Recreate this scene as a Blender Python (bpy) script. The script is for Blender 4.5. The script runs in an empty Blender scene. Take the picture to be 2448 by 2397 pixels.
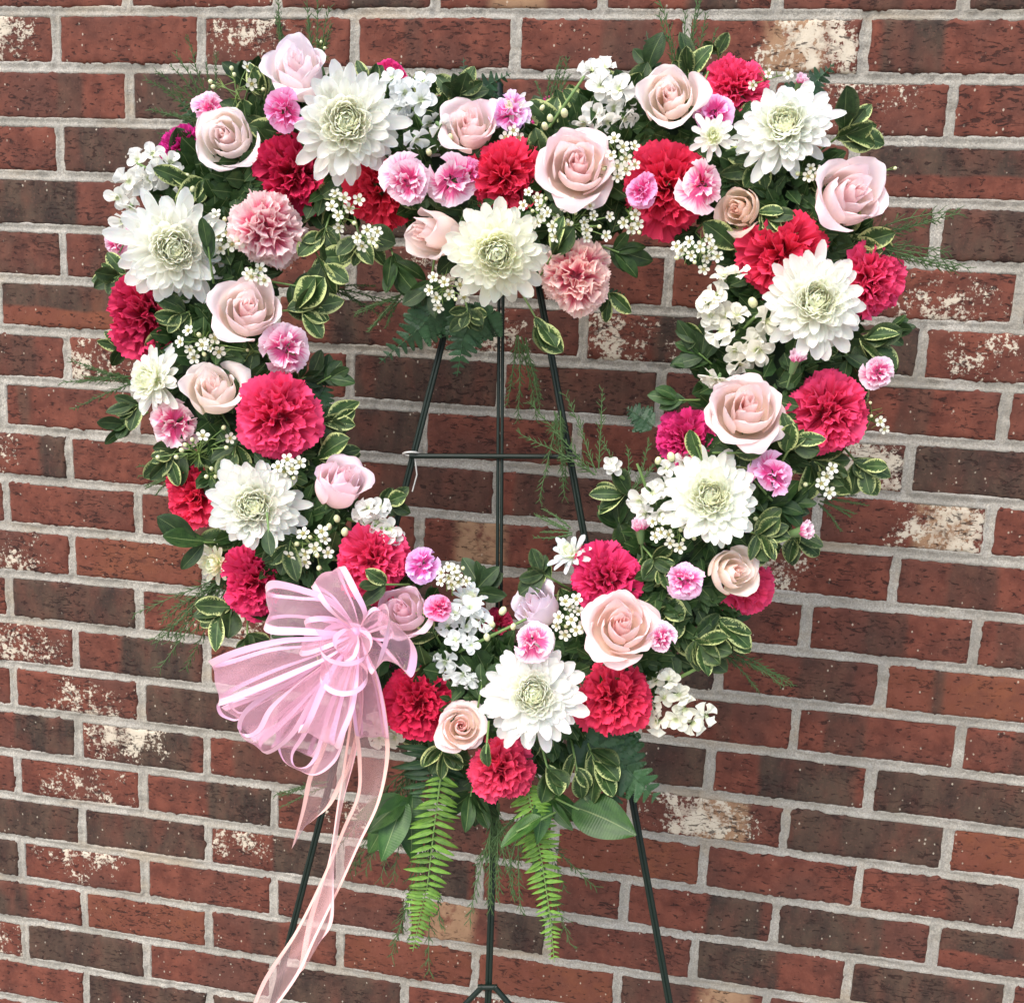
import bpy, math, random
import numpy as np
from mathutils import Vector, Matrix, Quaternion

random.seed(11); rng = np.random.default_rng(5)
R_ = math.radians
scene = bpy.context.scene
col = scene.collection

# ------------------------------------------------------------------ camera
Z0 = 1.78                                   # height of the topmost whole bed joint of the wall
CAM = Vector((0.8605, -1.3477, Z0 - 0.3329))
C_R = Vector((0.98309, 0.17696, 0.04708)); C_D = Vector((0.07915, -0.17883, -0.98069)); C_F = Vector((-0.16512, 0.96784, -0.18981))
cam = bpy.data.cameras.new('camera'); co = bpy.data.objects.new('camera', cam); col.objects.link(co)
m = Matrix((C_R, -C_D, -C_F)).transposed().to_4x4(); m.translation = CAM; co.matrix_world = m
cam.sensor_fit = 'HORIZONTAL'; cam.sensor_width = 36; cam.lens = 36 * 2554.04 / 2448
cam.clip_start = 0.02; cam.clip_end = 200
scene.camera = co

# ------------------------------------------------------------------ sky, sun, exposure
w = bpy.data.worlds.new("World"); scene.world = w; w.use_nodes = True
nt = w.node_tree; bg = nt.nodes['Background']
sky = nt.nodes.new('ShaderNodeTexSky'); sky.sky_type = 'NISHITA'; sky.sun_disc = False
SUN_EL, SUN_AZ = 52, 205                    # degrees; azimuth clockwise from +Y
sky.sun_elevation = R_(SUN_EL); sky.sun_rotation = R_(SUN_AZ)
sky.air_density = 1.0; sky.dust_density = 3.0; sky.ozone_density = 1.0
nt.links.new(sky.outputs[0], bg.inputs[0]); bg.inputs[1].default_value = 0.15
sd = bpy.data.lights.new('sun', 'SUN'); sd.energy = 1.45; sd.angle = R_(50); sd.color = (1, .965, .92)
so = bpy.data.objects.new('sun', sd); col.objects.link(so)
sdir = Vector((math.sin(R_(SUN_AZ)) * math.cos(R_(SUN_EL)), math.cos(R_(SUN_AZ)) * math.cos(R_(SUN_EL)), math.sin(R_(SUN_EL))))
so.rotation_euler = sdir.to_track_quat('Z', 'Y').to_euler(); so.location = (0, -3, 4)
scene.view_settings.view_transform = 'Standard'; scene.view_settings.look = 'None'
scene.view_settings.exposure = 1.12; scene.view_settings.gamma = 1
scene.render.engine = 'CYCLES'; scene.cycles.transparent_max_bounces = 24
scene.render.resolution_x = 1024; scene.render.resolution_y = 1002

# ------------------------------------------------------------------ helpers
PA, PB, PZ = -0.20, 0.18, Z0 - 0.05         # plane of the leaning wreath: Y = PA + PB (z - PZ)
def ray(x, y):
    return C_R * ((x * 1.25861 - 1224) / 2554.04) + C_D * ((y * 1.25861 - 1198.5) / 2554.04) + C_F
def at(x, y, off=0.0):
    d = ray(x, y); s = (PA + PB * (CAM.z - PZ) - CAM.y) / (d.y - PB * d.z)
    n = d.normalized(); P = CAM + d * s - n * off
    return P
def px(P):                                  # metres per pixel of the 1945 px wide picture at point P
    return (P - CAM).dot(C_F) / 2029.25
def frame(P):
    z = (CAM - P).normalized(); x = C_R - z * C_R.dot(z); x.normalize(); return x, z.cross(x), z
def quat_zx(n, xdir):
    n = n.normalized(); x = (xdir - n * xdir.dot(n)).normalized(); y = n.cross(x)
    return Matrix((x, y, n)).transposed().to_quaternion()

def mesh(name, V, F, UV=None, mats=(), mi=None, smooth=True):
    me = bpy.data.meshes.new(name)
    V = np.asarray(V, np.float32); F = list(F) if not isinstance(F, np.ndarray) else F
    if isinstance(F, np.ndarray):
        nf, k = F.shape
        me.vertices.add(len(V)); me.vertices.foreach_set('co', V.ravel())
        me.loops.add(nf * k); me.loops.foreach_set('vertex_index', F.ravel().astype(np.int32))
        me.polygons.add(nf); me.polygons.foreach_set('loop_start', np.arange(0, nf * k, k, dtype=np.int32))
        idx = F.ravel()
    else:
        me.from_pydata(V.tolist(), [], F); idx = np.array([i for f in F for i in f])
    if smooth: me.polygons.foreach_set('use_smooth', np.ones(len(me.polygons), bool))
    if mi is not None: me.polygons.foreach_set('material_index', np.asarray(mi, np.int32))
    for a in mats: me.materials.append(a)
    me.update(calc_edges=True)
    if UV is not None:
        uv = me.uv_layers.new(name='UVMap'); uv.data.foreach_set('uv', np.asarray(UV, np.float32)[idx].ravel())
    return me
def grid_faces(nu, nv, base=0):             # nu across, nv along: index = j*nu+i
    i, j = np.meshgrid(np.arange(nu - 1), np.arange(nv - 1)); a = (j * nu + i).ravel() + base
    return np.stack([a, a + 1, a + nu + 1, a + nu], 1)
class Join:                                 # collects pieces into one mesh
    def __init__(s): s.V = []; s.F = []; s.U = []; s.M = []; s.n = 0
    def add(s, V, F, U=None, m=0):
        V = np.asarray(V, float)
        s.V.append(V); s.F.append(np.asarray(F) + s.n); s.U.append(np.zeros((len(V), 2)) if U is None else np.asarray(U)); s.M += [m] * len(F); s.n += len(V)
    def tube(s, pts, r0, r1=None, k=5, m=0):
        pts = [Vector(p) for p in pts]; r1 = r0 if r1 is None else r1; n = len(pts); V = []; U = []
        t0 = (pts[1] - pts[0]).normalized(); up = Vector((0, 0, 1)) if abs(t0.z) < .9 else Vector((1, 0, 0))
        for i, p in enumerate(pts):
            t = (pts[min(i + 1, n - 1)] - pts[max(i - 1, 0)]).normalized()
            a = t.cross(up).normalized(); b = a.cross(t); r = r0 + (r1 - r0) * i / (n - 1)
            for q in range(k):
                an = 2 * math.pi * q / k; V.append(p + (a * math.cos(an) + b * math.sin(an)) * r); U.append((q / k, i / (n - 1)))
        F = [(i * k + q, i * k + (q + 1) % k, (i + 1) * k + (q + 1) % k, (i + 1) * k + q) for i in range(n - 1) for q in range(k)]
        s.add(V, F, U, m)
    def ball(s, c, r, nu=8, nv=6, m=0, sz=1.0):
        c = Vector(c); V = []; U = []
        for j in range(nv):
            th = math.pi * j / (nv - 1)
            for i in range(nu):
                a = 2 * math.pi * i / nu; V.append(c + Vector((math.cos(a) * math.sin(th), math.sin(a) * math.sin(th), math.cos(th) * sz)) * r); U.append((i / nu, j / (nv - 1)))
        F = [(j * nu + i, j * nu + (i + 1) % nu, (j + 1) * nu + (i + 1) % nu, (j + 1) * nu + i) for j in range(nv - 1) for i in range(nu)]
        s.add(V, F, U, m)
    def mesh(s, name, mats, smooth=True):
        return mesh(name, np.vstack(s.V), np.vstack(s.F), np.vstack(s.U), mats, s.M, smooth)
def link(name, me, parent=None, loc=None, q=None, sc=None, color=None):
    o = bpy.data.objects.new(name, me); col.objects.link(o)
    if parent is not None: o.parent = parent
    if loc is not None: o.location = loc
    if q is not None: o.rotation_mode = 'QUATERNION'; o.rotation_quaternion = q
    if sc is not None: o.scale = sc if hasattr(sc, '__len__') else (sc, sc, sc)
    if color is not None: o.color = (*color, 1)
    return o
def tag(o, label, cat, group=None):
    o['label'] = label; o['category'] = cat
    if group: o['group'] = group
    return o
def thing(name, P, label, cat, group=None, q=None):
    return tag(link(name, None, None, P, q), label, cat, group)

# ------------------------------------------------------------------ materials
def mat(name, base=(.5, .5, .5), rough=.5, **kw):
    m = bpy.data.materials.new(name); m.use_nodes = True; b = m.node_tree.nodes['Principled BSDF']
    b.inputs['Base Color'].default_value = (*base, 1); b.inputs['Roughness'].default_value = rough
    for k, v in kw.items(): b.inputs[k].default_value = v
    return m
class NB:                                   # terse node building
    def __init__(s, m): s.m = m; s.t = m.node_tree; s.b = s.t.nodes['Principled BSDF']; s.out = s.t.nodes['Material Output']
    def n(s, typ, **kw):
        x = s.t.nodes.new(typ)
        for k, v in kw.items(): setattr(x, k, v)
        return x
    def l(s, a, b): s.t.links.new(a, b)
    def val(s, x, sock):
        if hasattr(x, 'is_linked') or isinstance(x, bpy.types.NodeSocket): s.l(x, sock)
        elif isinstance(x, tuple): sock.default_value = x if len(x) == len(sock.default_value) else (*x, 1)
        else: sock.default_value = x
    def math(s, op, a, b=0.0, c=0.0, clamp=False):
        x = s.n('ShaderNodeMath', operation=op, use_clamp=clamp); s.val(a, x.inputs[0]); s.val(b, x.inputs[1])
        if op in ('MULTIPLY_ADD', 'SMOOTH_MIN'): s.val(c, x.inputs[2])
        return x.outputs[0]
    def mix(s, f, a, b, blend='MIX'):
        x = s.n('ShaderNodeMix', data_type='RGBA', blend_type=blend); s.val(f, x.inputs[0]); s.val(a, x.inputs[6]); s.val(b, x.inputs[7]); return x.outputs[2]
    def ramp(s, f, lo, hi, a=0.0, b=1.0):
        x = s.n('ShaderNodeMapRange', interpolation_type='SMOOTHSTEP'); s.val(f, x.inputs[0])
        for i, v in enumerate((lo, hi, a, b)): s.val(v, x.inputs[i + 1])
        return x.outputs[0]
    def noise(s, vec, scale, detail=3, rough=.5, dist=0):
        x = s.n('ShaderNodeTexNoise'); s.l(vec, x.inputs['Vector']); x.inputs['Scale'].default_value = scale; x.inputs['Detail'].default_value = detail
        x.inputs['Roughness'].default_value = rough; x.inputs['Distortion'].default_value = dist; return x.outputs[0]
    def mapv(s, vec, scale=(1, 1, 1), loc=(0, 0, 0)):
        x = s.n('ShaderNodeMapping'); s.l(vec, x.inputs[0]); x.inputs['Scale'].default_value = scale; x.inputs['Location'].default_value = loc; return x.outputs[0]
    def bump(s, h, strength=.5, dist=.001, prev=None):
        x = s.n('ShaderNodeBump'); s.val(h, x.inputs['Height']); x.inputs['Strength'].default_value = strength; x.inputs['Distance'].default_value = dist
        if prev is not None: s.l(prev, x.inputs['Normal'])
        return x.outputs[0]
    def prop(s, name):
        x = s.n('ShaderNodeAttribute', attribute_type='OBJECT', attribute_name=name); return x.outputs['Fac']
    def uv(s):
        x = s.n('ShaderNodeUVMap', uv_map='UVMap'); sp = s.n('ShaderNodeSeparateXYZ'); s.l(x.outputs[0], sp.inputs[0]); return x.outputs[0], sp.outputs[0], sp.outputs[1]
    def thin(s, color, k=.3):               # leaf or petal: some light goes through
        tr = s.n('ShaderNodeBsdfTranslucent'); s.val(color, tr.inputs[0]); mx = s.n('ShaderNodeMixShader'); mx.inputs[0].default_value = k
        s.l(s.b.outputs[0], mx.inputs[1]); s.l(tr.outputs[0], mx.inputs[2]); s.l(mx.outputs[0], s.out.inputs[0])
    def oi(s): return s.n('ShaderNodeObjectInfo')
    def obj(s): return s.n('ShaderNodeTexCoord').outputs['Object']

def brick_material():
    m = mat('brick_clay', rough=.9); s = NB(m); o = s.obj(); oi = s.oi()
    add = s.n('ShaderNodeVectorMath', operation='ADD'); s.l(o, add.inputs[0])
    rnd = s.math('MULTIPLY', oi.outputs['Random'], 40.0); cb = s.n('ShaderNodeCombineXYZ'); s.l(rnd, cb.inputs[0]); s.l(rnd, cb.inputs[1]); s.l(rnd, cb.inputs[2]); s.l(cb.outputs[0], add.inputs[1])
    p = add.outputs[0]; sp = s.n('ShaderNodeSeparateXYZ'); s.l(o, sp.inputs[0])
    U = s.math('MULTIPLY_ADD', sp.outputs[0], 1 / .192, .5); V = s.math('MULTIPLY_ADD', sp.outputs[2], 1 / .058, .5)
    big = s.noise(p, 9, 3); med = s.noise(p, 45, 5, .6); fine = s.noise(p, 260, 4, .65); streak = s.noise(s.mapv(p, (34, 10, 14)), 1.0, 5, .62)
    c = s.mix(s.ramp(med, .3, .7), (.082, .0245, .0165), (.150, .047, .0300))
    c = s.mix(s.math('MULTIPLY', s.ramp(big, .40, .70), .65), c, (.064, .030, .023))
    c = s.mix(s.math('MULTIPLY', s.prop('orange'), s.ramp(big, .35, .65, .25, .9)), c, s.mix(s.ramp(med, .3, .7), (.19, .062, .030), (.12, .040, .024)))
    # flashed dark bands: from u = d0 to d1
    us = s.math('ADD', U, s.math('MULTIPLY', s.math('SUBTRACT', streak, .5), .10))
    f0 = s.ramp(s.math('SUBTRACT', us, s.prop('d0')), -.03, .03); f1 = s.ramp(s.math('SUBTRACT', s.prop('d1'), us), -.03, .03)
    vt = s.ramp(s.math('SUBTRACT', s.math('ADD', V, s.math('MULTIPLY', s.math('SUBTRACT', big, .5), .35)), s.prop('dv')), -.05, .05)
    dk = s.math('MULTIPLY', s.math('MULTIPLY', f0, f1), s.math('MULTIPLY', vt, s.prop('dark')))
    dk = s.math('MULTIPLY', dk, s.ramp(s.noise(s.mapv(p, (30, 10, 14)), 1.0, 4), .25, .58, .45, 1.0))
    c = s.mix(dk, c, s.mix(s.ramp(streak, .3, .7), (.022, .017, .0145), (.068, .046, .032)))
    # buff slip
    tn = s.math('MULTIPLY', s.prop('tan'), s.math('MULTIPLY', s.ramp(s.math('ABSOLUTE', s.math('SUBTRACT', us, s.prop('tx'))), .22, .12, 0, 1), s.ramp(s.noise(p, 26, 5, .65), .30, .45)))
    c = s.mix(tn, c, s.mix(med, (.20, .11, .062), (.32, .205, .12)))
    # lime wash flakes
    du = s.math('MULTIPLY', s.math('SUBTRACT', U, s.prop('wx')), 1.0); dv = s.math('MULTIPLY', s.math('SUBTRACT', V, s.prop('wy')), .45)
    d = s.math('SQRT', s.math('ADD', s.math('MULTIPLY', du, du), s.math('MULTIPLY', dv, dv)))
    env = s.math('MULTIPLY', s.ramp(d, 0.50, .05, 0, 1), s.prop('wash'))
    fl = s.noise(p, 190, 6, .7); fl2 = s.noise(p, 38, 3, .6)
    wm = s.ramp(s.math('ADD', s.math('ADD', s.math('MULTIPLY', fl, .60), s.math('MULTIPLY', fl2, .40)), s.math('MULTIPLY', env, .125)), .575, .625)
    wm = s.math('MULTIPLY', s.math('MULTIPLY', wm, s.ramp(env, .02, .08)), s.ramp(fl2, .35, .6, .55, .95))
    sk = s.n('ShaderNodeTexVoronoi'); s.l(s.mapv(p, (1, 1, .7)), sk.inputs['Vector']); sk.inputs['Scale'].default_value = 120
    spc = s.math('MULTIPLY', s.ramp(sk.outputs[0], .17, .10, 0, 1), s.ramp(s.noise(p, 61, 2), .53, .58))
    wm = s.math('MAXIMUM', wm, s.math('MULTIPLY', spc, .6))
    c = s.mix(wm, c, s.mix(fine, (.42, .36, .27), (.58, .53, .43)))
    # pits and drag cracks
    pit = s.ramp(s.noise(s.mapv(p, (95, 95, 230)), 1.0, 4, .6, .4), .60, .66); cr = s.ramp(s.noise(s.mapv(p, (55, 60, 150)), 1.0, 5, .65, 1.2), .56, .60)
    rr = s.ramp(s.noise(p, 14, 2), .42, .62)
    hole = s.math('MAXIMUM', pit, s.math('MULTIPLY', cr, rr))
    c = s.mix(s.math('MULTIPLY', hole, .8), c, (.016, .007, .006)); c = s.mix(s.math('MULTIPLY', s.ramp(fine, .5, .75), .30), c, (.17, .075, .055))
    s.l(c, s.b.inputs['Base Color']); s.b.inputs['Specular IOR Level'].default_value = .25
    h = s.math('ADD', s.math('MULTIPLY', fine, .35), s.math('MULTIPLY', wm, .3)); h = s.math('SUBTRACT', h, s.math('MULTIPLY', hole, .9)); h = s.math('ADD', h, s.math('MULTIPLY', med, .5))
    s.l(s.bump(h, .8, .0011), s.b.inputs['Normal']); return m
def mortar_material():
    m = mat('mortar', rough=.95); s = NB(m); o = s.obj()
    a = s.noise(o, 12, 4); f = s.noise(o, 420, 4, .7); g = s.noise(o, 1300, 2)
    c = s.mix(s.ramp(a, .3, .7), (.37, .35, .295), (.56, .53, .465)); c = s.mix(s.ramp(f, .35, .7), s.mix(.65, c, (.20, .185, .16)), c)
    c = s.mix(s.math('MULTIPLY', s.ramp(g, .58, .68), .6), c, (.12, .11, .1))
    c = s.mix(s.ramp(s.noise(s.mapv(o, (9, 9, 14)), 1.0, 5, .7), .42, .68, 0, .45), c, (.24, .225, .20)); st = s.ramp(s.noise(s.mapv(o, (5, 1, 16)), 1.0, 5, .6), .52, .72); c = s.mix(s.math('MULTIPLY', st, .45), c, (.36, .27, .17))
    s.l(c, s.b.inputs['Base Color']); s.b.inputs['Specular IOR Level'].default_value = .2
    s.l(s.bump(s.math('ADD', f, s.math('MULTIPLY', g, .5)), 1.0, .0020), s.b.inputs['Normal']); return m
def ground_material():
    m = mat('concrete_paving', rough=.9); s = NB(m); o = s.obj()
    c = s.mix(s.noise(o, 3, 5), (.36, .33, .28), (.48, .44, .38)); c = s.mix(s.ramp(s.noise(o, 180, 3), .4, .7), c, (.27, .25, .22)); s.l(c, s.b.inputs['Base Color'])
    s.l(s.bump(s.noise(o, 220, 4), .5, .002), s.b.inputs['Normal']); return m
BRICK, MORTAR = brick_material(), mortar_material()

def petal_mat(name, inner, outer, lo=.2, hi=.9, rough=.55, trans=.3, streak=None, base=None, useobj=False, sss=0.0):
    m = mat(name, rough=rough); s = NB(m); vec, u, v = s.uv(); oi = s.oi(); o = s.obj()
    ve = s.n('ShaderNodeTexNoise'); s.l(s.mapv(vec, (26, 2.2, 1)), ve.inputs['Vector']); ve.inputs['Scale'].default_value = 1; ve.inputs['Detail'].default_value = 2
    f = s.ramp(s.math('ADD', v, s.math('MULTIPLY', s.math('SUBTRACT', ve.outputs[0], .5), .25 if streak is None else streak)), lo, hi)
    c = s.mix(f, inner, outer)
    if base: c = s.mix(s.ramp(v, .28, .02, 0, 1), c, base)
    c = s.mix(1.0, c, oi.outputs['Color'], 'MULTIPLY') if useobj else c
    k = s.ramp(oi.outputs['Random'], 0, 1, .90, 1.06)
    hs = s.n('ShaderNodeHueSaturation'); s.l(c, hs.inputs['Color']); s.l(k, hs.inputs['Value']); c = hs.outputs[0]
    s.l(c, s.b.inputs['Base Color']); s.b.inputs['Specular IOR Level'].default_value = .22
    s.b.inputs['Sheen Weight'].default_value = .06
    if sss:
        s.b.inputs['Subsurface Weight'].default_value = sss; s.b.inputs['Subsurface Radius'].default_value = (.006, .003, .002); s.b.inputs['Subsurface Scale'].default_value = 1
    h = s.n('ShaderNodeTexNoise'); s.l(s.mapv(vec, (30, 2, 1)), h.inputs['Vector']); h.inputs['Scale'].default_value = 1; h.inputs['Detail'].default_value = 3
    s.l(s.bump(h.outputs[0], .35, .0006), s.b.inputs['Normal']); s.thin(c, trans); return m
W1 = (1, 1, 1)
ROSE = petal_mat('rose_petal', (.97, .87, .77), (.96, .85, .85), .25, .95, .6, .44, base=(.78, .70, .48), useobj=True, sss=.25)
ROSE_CORE = petal_mat('rose_core', (.96, .64, .63), (.96, .79, .77), .3, 1.0, .6, .44, useobj=True, sss=.25)
CARN = petal_mat('carnation_petal', (.56, .011, .050), (.76, .036, .130), .35, 1.0, .6, .28, useobj=True)
MINI = petal_mat('mini_carnation_petal', (.84, .13, .36), (.94, .76, .84), .50, 1.0, .55, .3, streak=.75, useobj=True)
BICOL = petal_mat('pink_cream_petal', (.90, .26, .40), (.95, .78, .76), .60, 1.0, .55, .36, streak=.6, useobj=True)
MUM = petal_mat('chrysanthemum_petal', (.96, .97, .80), (.97, .97, .90), .10, .60, .55, .5, useobj=True, sss=.3)
MUMM = petal_mat('chrysanthemum_inner_petal', (.92, .94, .60), (.97, .97, .86), .05, .80, .55, .5, useobj=True, sss=.3)
MUMC = petal_mat('chrysanthemum_heart', (.78, .83, .42), (.93, .94, .74), .10, .75, .5, .3, sss=.3)
STOCK = petal_mat('stock_petal', (.76, .82, .50), (.90, .90, .84), .05, .42, .5, .38, useobj=True)
WAX = petal_mat('waxflower_petal', (.50, .48, .20), (.82, .82, .70), .18, .42, .4, .2)
def leaf_mat(name, dark, light, cream=None, rough=.38, margin=.62, vein=(.20, .26, .10), trans=.12):
    m = mat(name, rough=rough); s = NB(m); vec, u, v = s.uv(); o = s.obj(); oi = s.oi()
    rv = s.n('ShaderNodeVectorMath', operation='ADD'); s.l(vec, rv.inputs[0]); s.l(oi.outputs['Location'], rv.inputs[1])
    nz = s.noise(rv.outputs[0], 5, 3); c = s.mix(s.ramp(nz, .3, .7), dark, light)
    a = s.math('ABSOLUTE', s.math('MULTIPLY_ADD', u, 2.0, -1.0))
    if cream:
        ed = s.math('MAXIMUM', a, s.ramp(v, .80, 1.12, 0, 1)); z2 = s.noise(s.mapv(rv.outputs[0], (6, 20, 1)), 1.0, 5, .8)
        k = s.ramp(s.math('ADD', ed, s.math('MULTIPLY', s.math('SUBTRACT', z2, .5), 1.7)), margin + .06, margin + .20)
        k = s.math('MULTIPLY', k, s.ramp(oi.outputs['Random'], .15, .6, .12, 1.0))
        c = s.mix(k, c, cream)
    c = s.mix(s.ramp(a, .05, .015, 0, .55), c, vein)
    w = s.n('ShaderNodeTexWave', bands_direction='Y'); s.l(s.mapv(vec, (1, 9, 1)), w.inputs[0]); w.inputs['Scale'].default_value = .9; w.inputs['Distortion'].default_value = 1
    hs = s.n('ShaderNodeHueSaturation'); s.l(c, hs.inputs['Color']); s.l(s.ramp(oi.outputs['Random'], 0, 1, .75, 1.3), hs.inputs['Value']); c = hs.outputs[0]
    s.l(c, s.b.inputs['Base Color']); s.b.inputs['Specular IOR Level'].default_value = .32
    s.l(s.bump(s.math('ADD', w.outputs['Fac'], s.math('MULTIPLY', nz, 2.0)), .25, .0005), s.b.inputs['Normal']); s.thin(c, trans); return m
LV = leaf_mat('variegated_leaf', (.015, .038, .010), (.036, .076, .018), (.38, .43, .17), rough=.55, margin=.66)
LG = leaf_mat('green_leaf', (.013, .036, .009), (.030, .066, .016), rough=.5)
LB = leaf_mat('salal_leaf', (.020, .062, .012), (.040, .10, .020), rough=.4)
LF = leaf_mat('leatherleaf', (.014, .046, .018), (.030, .080, .026), rough=.45)
LS = leaf_mat('sword_fern_leaflet', (.085, .19, .025), (.17, .32, .045), rough=.5, trans=.25)
STEM = mat('green_stem', (.13, .22, .06), .5); WISP = mat('asparagus_green', (.045, .095, .022), .6); NEEDLE = mat('needle_green', (.16, .24, .055), .5)
CALYX = mat('calyx_green', (.10, .17, .06), .5); BUD = mat('bud_cream', (.62, .64, .36), .45); FOAM = mat('foam_dark_green', (.012, .030, .012), .95)
STAMEN = mat('waxflower_cup', (.36, .30, .10), .5)

# ================================================================== the wall
L2, CH = .1015, .0693
def bx_joint(r, k): return k * L2
# per brick looks: row -> {left joint k: code}; codes mix below
LOOK = {
 0: {3: 'D.45-.95', 5: 'T.5', 7: 'D.5-.8', 9: 'd.4-.7'},
 1: {-2: 'W.5,.6', 2: 'w.35,.8', 4: 'd.3-.42', 8: 'W.75,.5 T.62', 10: 'D.07-.42'},
 2: {-1: 'd.5-.68', 9: 'w.45,1.0', 7: 'f'},
 3: {0: 'B', 10: 'M', 12: 'M', 2: 'B'},
 4: {-1: 'D-.1-.62', 9: 'd.5-1', 11: 'B'},
 5: {0: 'd.2-.6', 10: 'w.6,.1', 12: 'r', -2: 'd.3-1'},
 6: {-1: 'O M', 3: 'D.35-.65', 7: 'D.45-.85 w.2,.5', 9: 'B', 11: 'f'},
 7: {0: 'w.1,.3', 2: 'T.3', 6: 'd.2-1', 8: 'd.2-1', 10: 'd.4-.6'},
 8: {-1: 'd.1-.2', 3: 'B', 5: 'r', 9: 'W.8,.4', 11: 'B', 1: 'd.4-.6'},
 9: {-2: 'W.2,.6 D.8-1', 4: 'd.2-1', 6: 'd.1-1', 10: 'T.75 W.8,.5', 12: 'r'},
 10: {5: 'T.4', 1: 'd.3-1', 9: 'W.1,.6', 11: 'd.3-.6', -1: 'r'},
 11: {-2: 'w.5,.2', 12: 'd.1-.9', 4: 'D.3-.6', 10: 'd.35-.6'},
 12: {-1: 'B', 1: 'w.7,.4', 9: 'd.5-.85', 11: 'O D.28-.36', 7: 'D.4-1'},
 13: {-2: 'w.6,.3', 0: 'D.35-1', 8: 'd.5-.6', 10: 'd.17-.44', 12: 'd.3-.6'},
 14: {-1: 'w.6,.1', 7: 'B', 9: 'D.3-.95', 11: 'B', 3: 'B'},
 15: {-2: 'D.5-1', 0: 'W.35,.9 D.3-.9', 8: 'W.45,.5 T.6', 10: 'B', 12: 'O', 2: 'd.2-1'},
 16: {-1: 'w.6,.2', 1: 'D.5-1', 11: 'd.55-1', 5: 'd.1-.5', 7: 'O'},
 17: {2: 'w.2,.8 D.5-1', 4: 'D.6-.95', 8: 'D.55-.92', 10: 'D-.1-.7', 12: 'M'},
 18: {-3: 'B', -1: 'w.5,1.0', 5: 'T.3 D.65-1', 9: 'D.0-.55', 1: 'r'},
 19: {-2: 'D.0-.55', 0: 'O', 8: 'T.75 d.0-.5', 10: 'd.5-1'},
 20: {-1: 'B', 3: 'B', 7: 'd.2-.8'},
 21: {-2: 'r', 4: 'd.3-.9'},
}
def brick_mesh(seed):
    g = np.random.default_rng(seed); nx, nz = 60, 15; hw, hh = .0960, .0290
    # ticks bunch toward the edges so that the rounding is geometry
    def ticks(n, h):
        t = np.linspace(-1, 1, n - 4); t = t * (1 - .0042 / h); a = .0018 / h
        return np.concatenate([[-1], [-1 + a], t, [1 - a], [1]]) * h
    xs, zs = ticks(nx, hw), ticks(nz, hh); X, Zz = np.meshgrid(xs, zs)
    def wob(n, amp, lf): 
        q = g.normal(size=n); q = np.convolve(q, np.ones(lf) / lf, 'same'); return q * amp
    top = wob(nx, .0008, 2) + g.normal(size=nx) * .0004; bot = wob(nx, .0008, 2) + g.normal(size=nx) * .0004; le = wob(nz, .001, 2); ri = wob(nz, .001, 2)
    fz = (Zz / hh); fx = X / hw
    Zn = Zz + np.where(fz > 0, top[None, :], bot[None, :]) * np.abs(fz) ** 3; Xn = X + np.where(fx > 0, ri[:, None], le[:, None]) * np.abs(fx) ** 9
    e = np.minimum(hw - np.abs(X), hh - np.abs(Zz)); Y = np.where(e < .0042, .0026 * (1 - e / .0042) ** 2, 0)
    # drag texture: uneven face
    lo = g.normal(size=(nz, nx)); lo = (lo + np.roll(lo, 1, 0) + np.roll(lo, 1, 1) + np.roll(lo, (1, 1), (0, 1))) / 4
    Y = Y + lo * .0005 + .0007 * np.sin(X * 31 + g.random() * 6) * g.normal()
    V = np.stack([Xn, Y, Zn], -1).reshape(-1, 3); F = grid_faces(nx, nz)
    ring = [i for i in range(nx)] + [j * nx + nx - 1 for j in range(1, nz)] + [(nz - 1) * nx + i for i in range(nx - 2, -1, -1)] + [j * nx for j in range(nz - 2, 0, -1)]
    b = len(V); back = V[ring].copy(); back[:, 1] = .03; V = np.vstack([V, back]); n = len(ring)
    F2 = np.array([[ring[(i + 1) % n], ring[i], b + i, b + (i + 1) % n] for i in range(n)])
    return mesh('brick', V, np.vstack([F, F2]), None, [BRICK], None, True)
wall = thing('brick_wall', (.6, 0, 0), 'red brick wall with pale grey mortar joints, dark and lime-flecked bricks', 'wall')
BM = [brick_mesh(100 + i) for i in range(9)]
edges = []                                  # brick rectangles for the mortar
def parse(o, code, rr):
    P = dict(dark=0., d0=-1., d1=2., dv=-1., wash=0., wx=.5, wy=.5, tan=0., tx=.5, orange=0.)
    if code is None:
        t = rr.random()
        if t < .16: code = 'B'
        elif t < .34: a = rr.random() * .6; code = 'd%.2f-%.2f' % (a, a + .15 + .3 * rr.random())
        elif t < .45: code = 'w%.2f,%.2f' % (rr.random(), rr.random())
        elif t < .52: code = 'O'
        else: code = 'r'
    for c in code.split():
        k, a = c[0], c[1:]
        if k in 'Dd':
            neg = a.startswith('-'); a = a.lstrip('-'); q = a.split('-'); P['d0'] = -float(q[0]) if neg else float(q[0]); P['d1'] = float(q[1]); P['dark'] = .95 if k == 'D' else .6
            if P['d1'] >= 1: P['d1'] = 2.
            if P['d0'] <= 0: P['d0'] = -1.
        if k == 'B': P['dark'] = .88
        if k == 'M': P['dark'] = .92; P['dv'] = .45
        if k in 'Ww': x, y = a.split(','); P['wx'] = float(x); P['wy'] = float(y); P['wash'] = 1.25 if k == 'W' else .72
        if k == 'T': P['tan'] = .95; P['tx'] = float(a)
        if k == 'O': P['orange'] = .85
        if k == 'f': P['wash'] = .45
    for k, v in P.items(): o[k] = v
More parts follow.
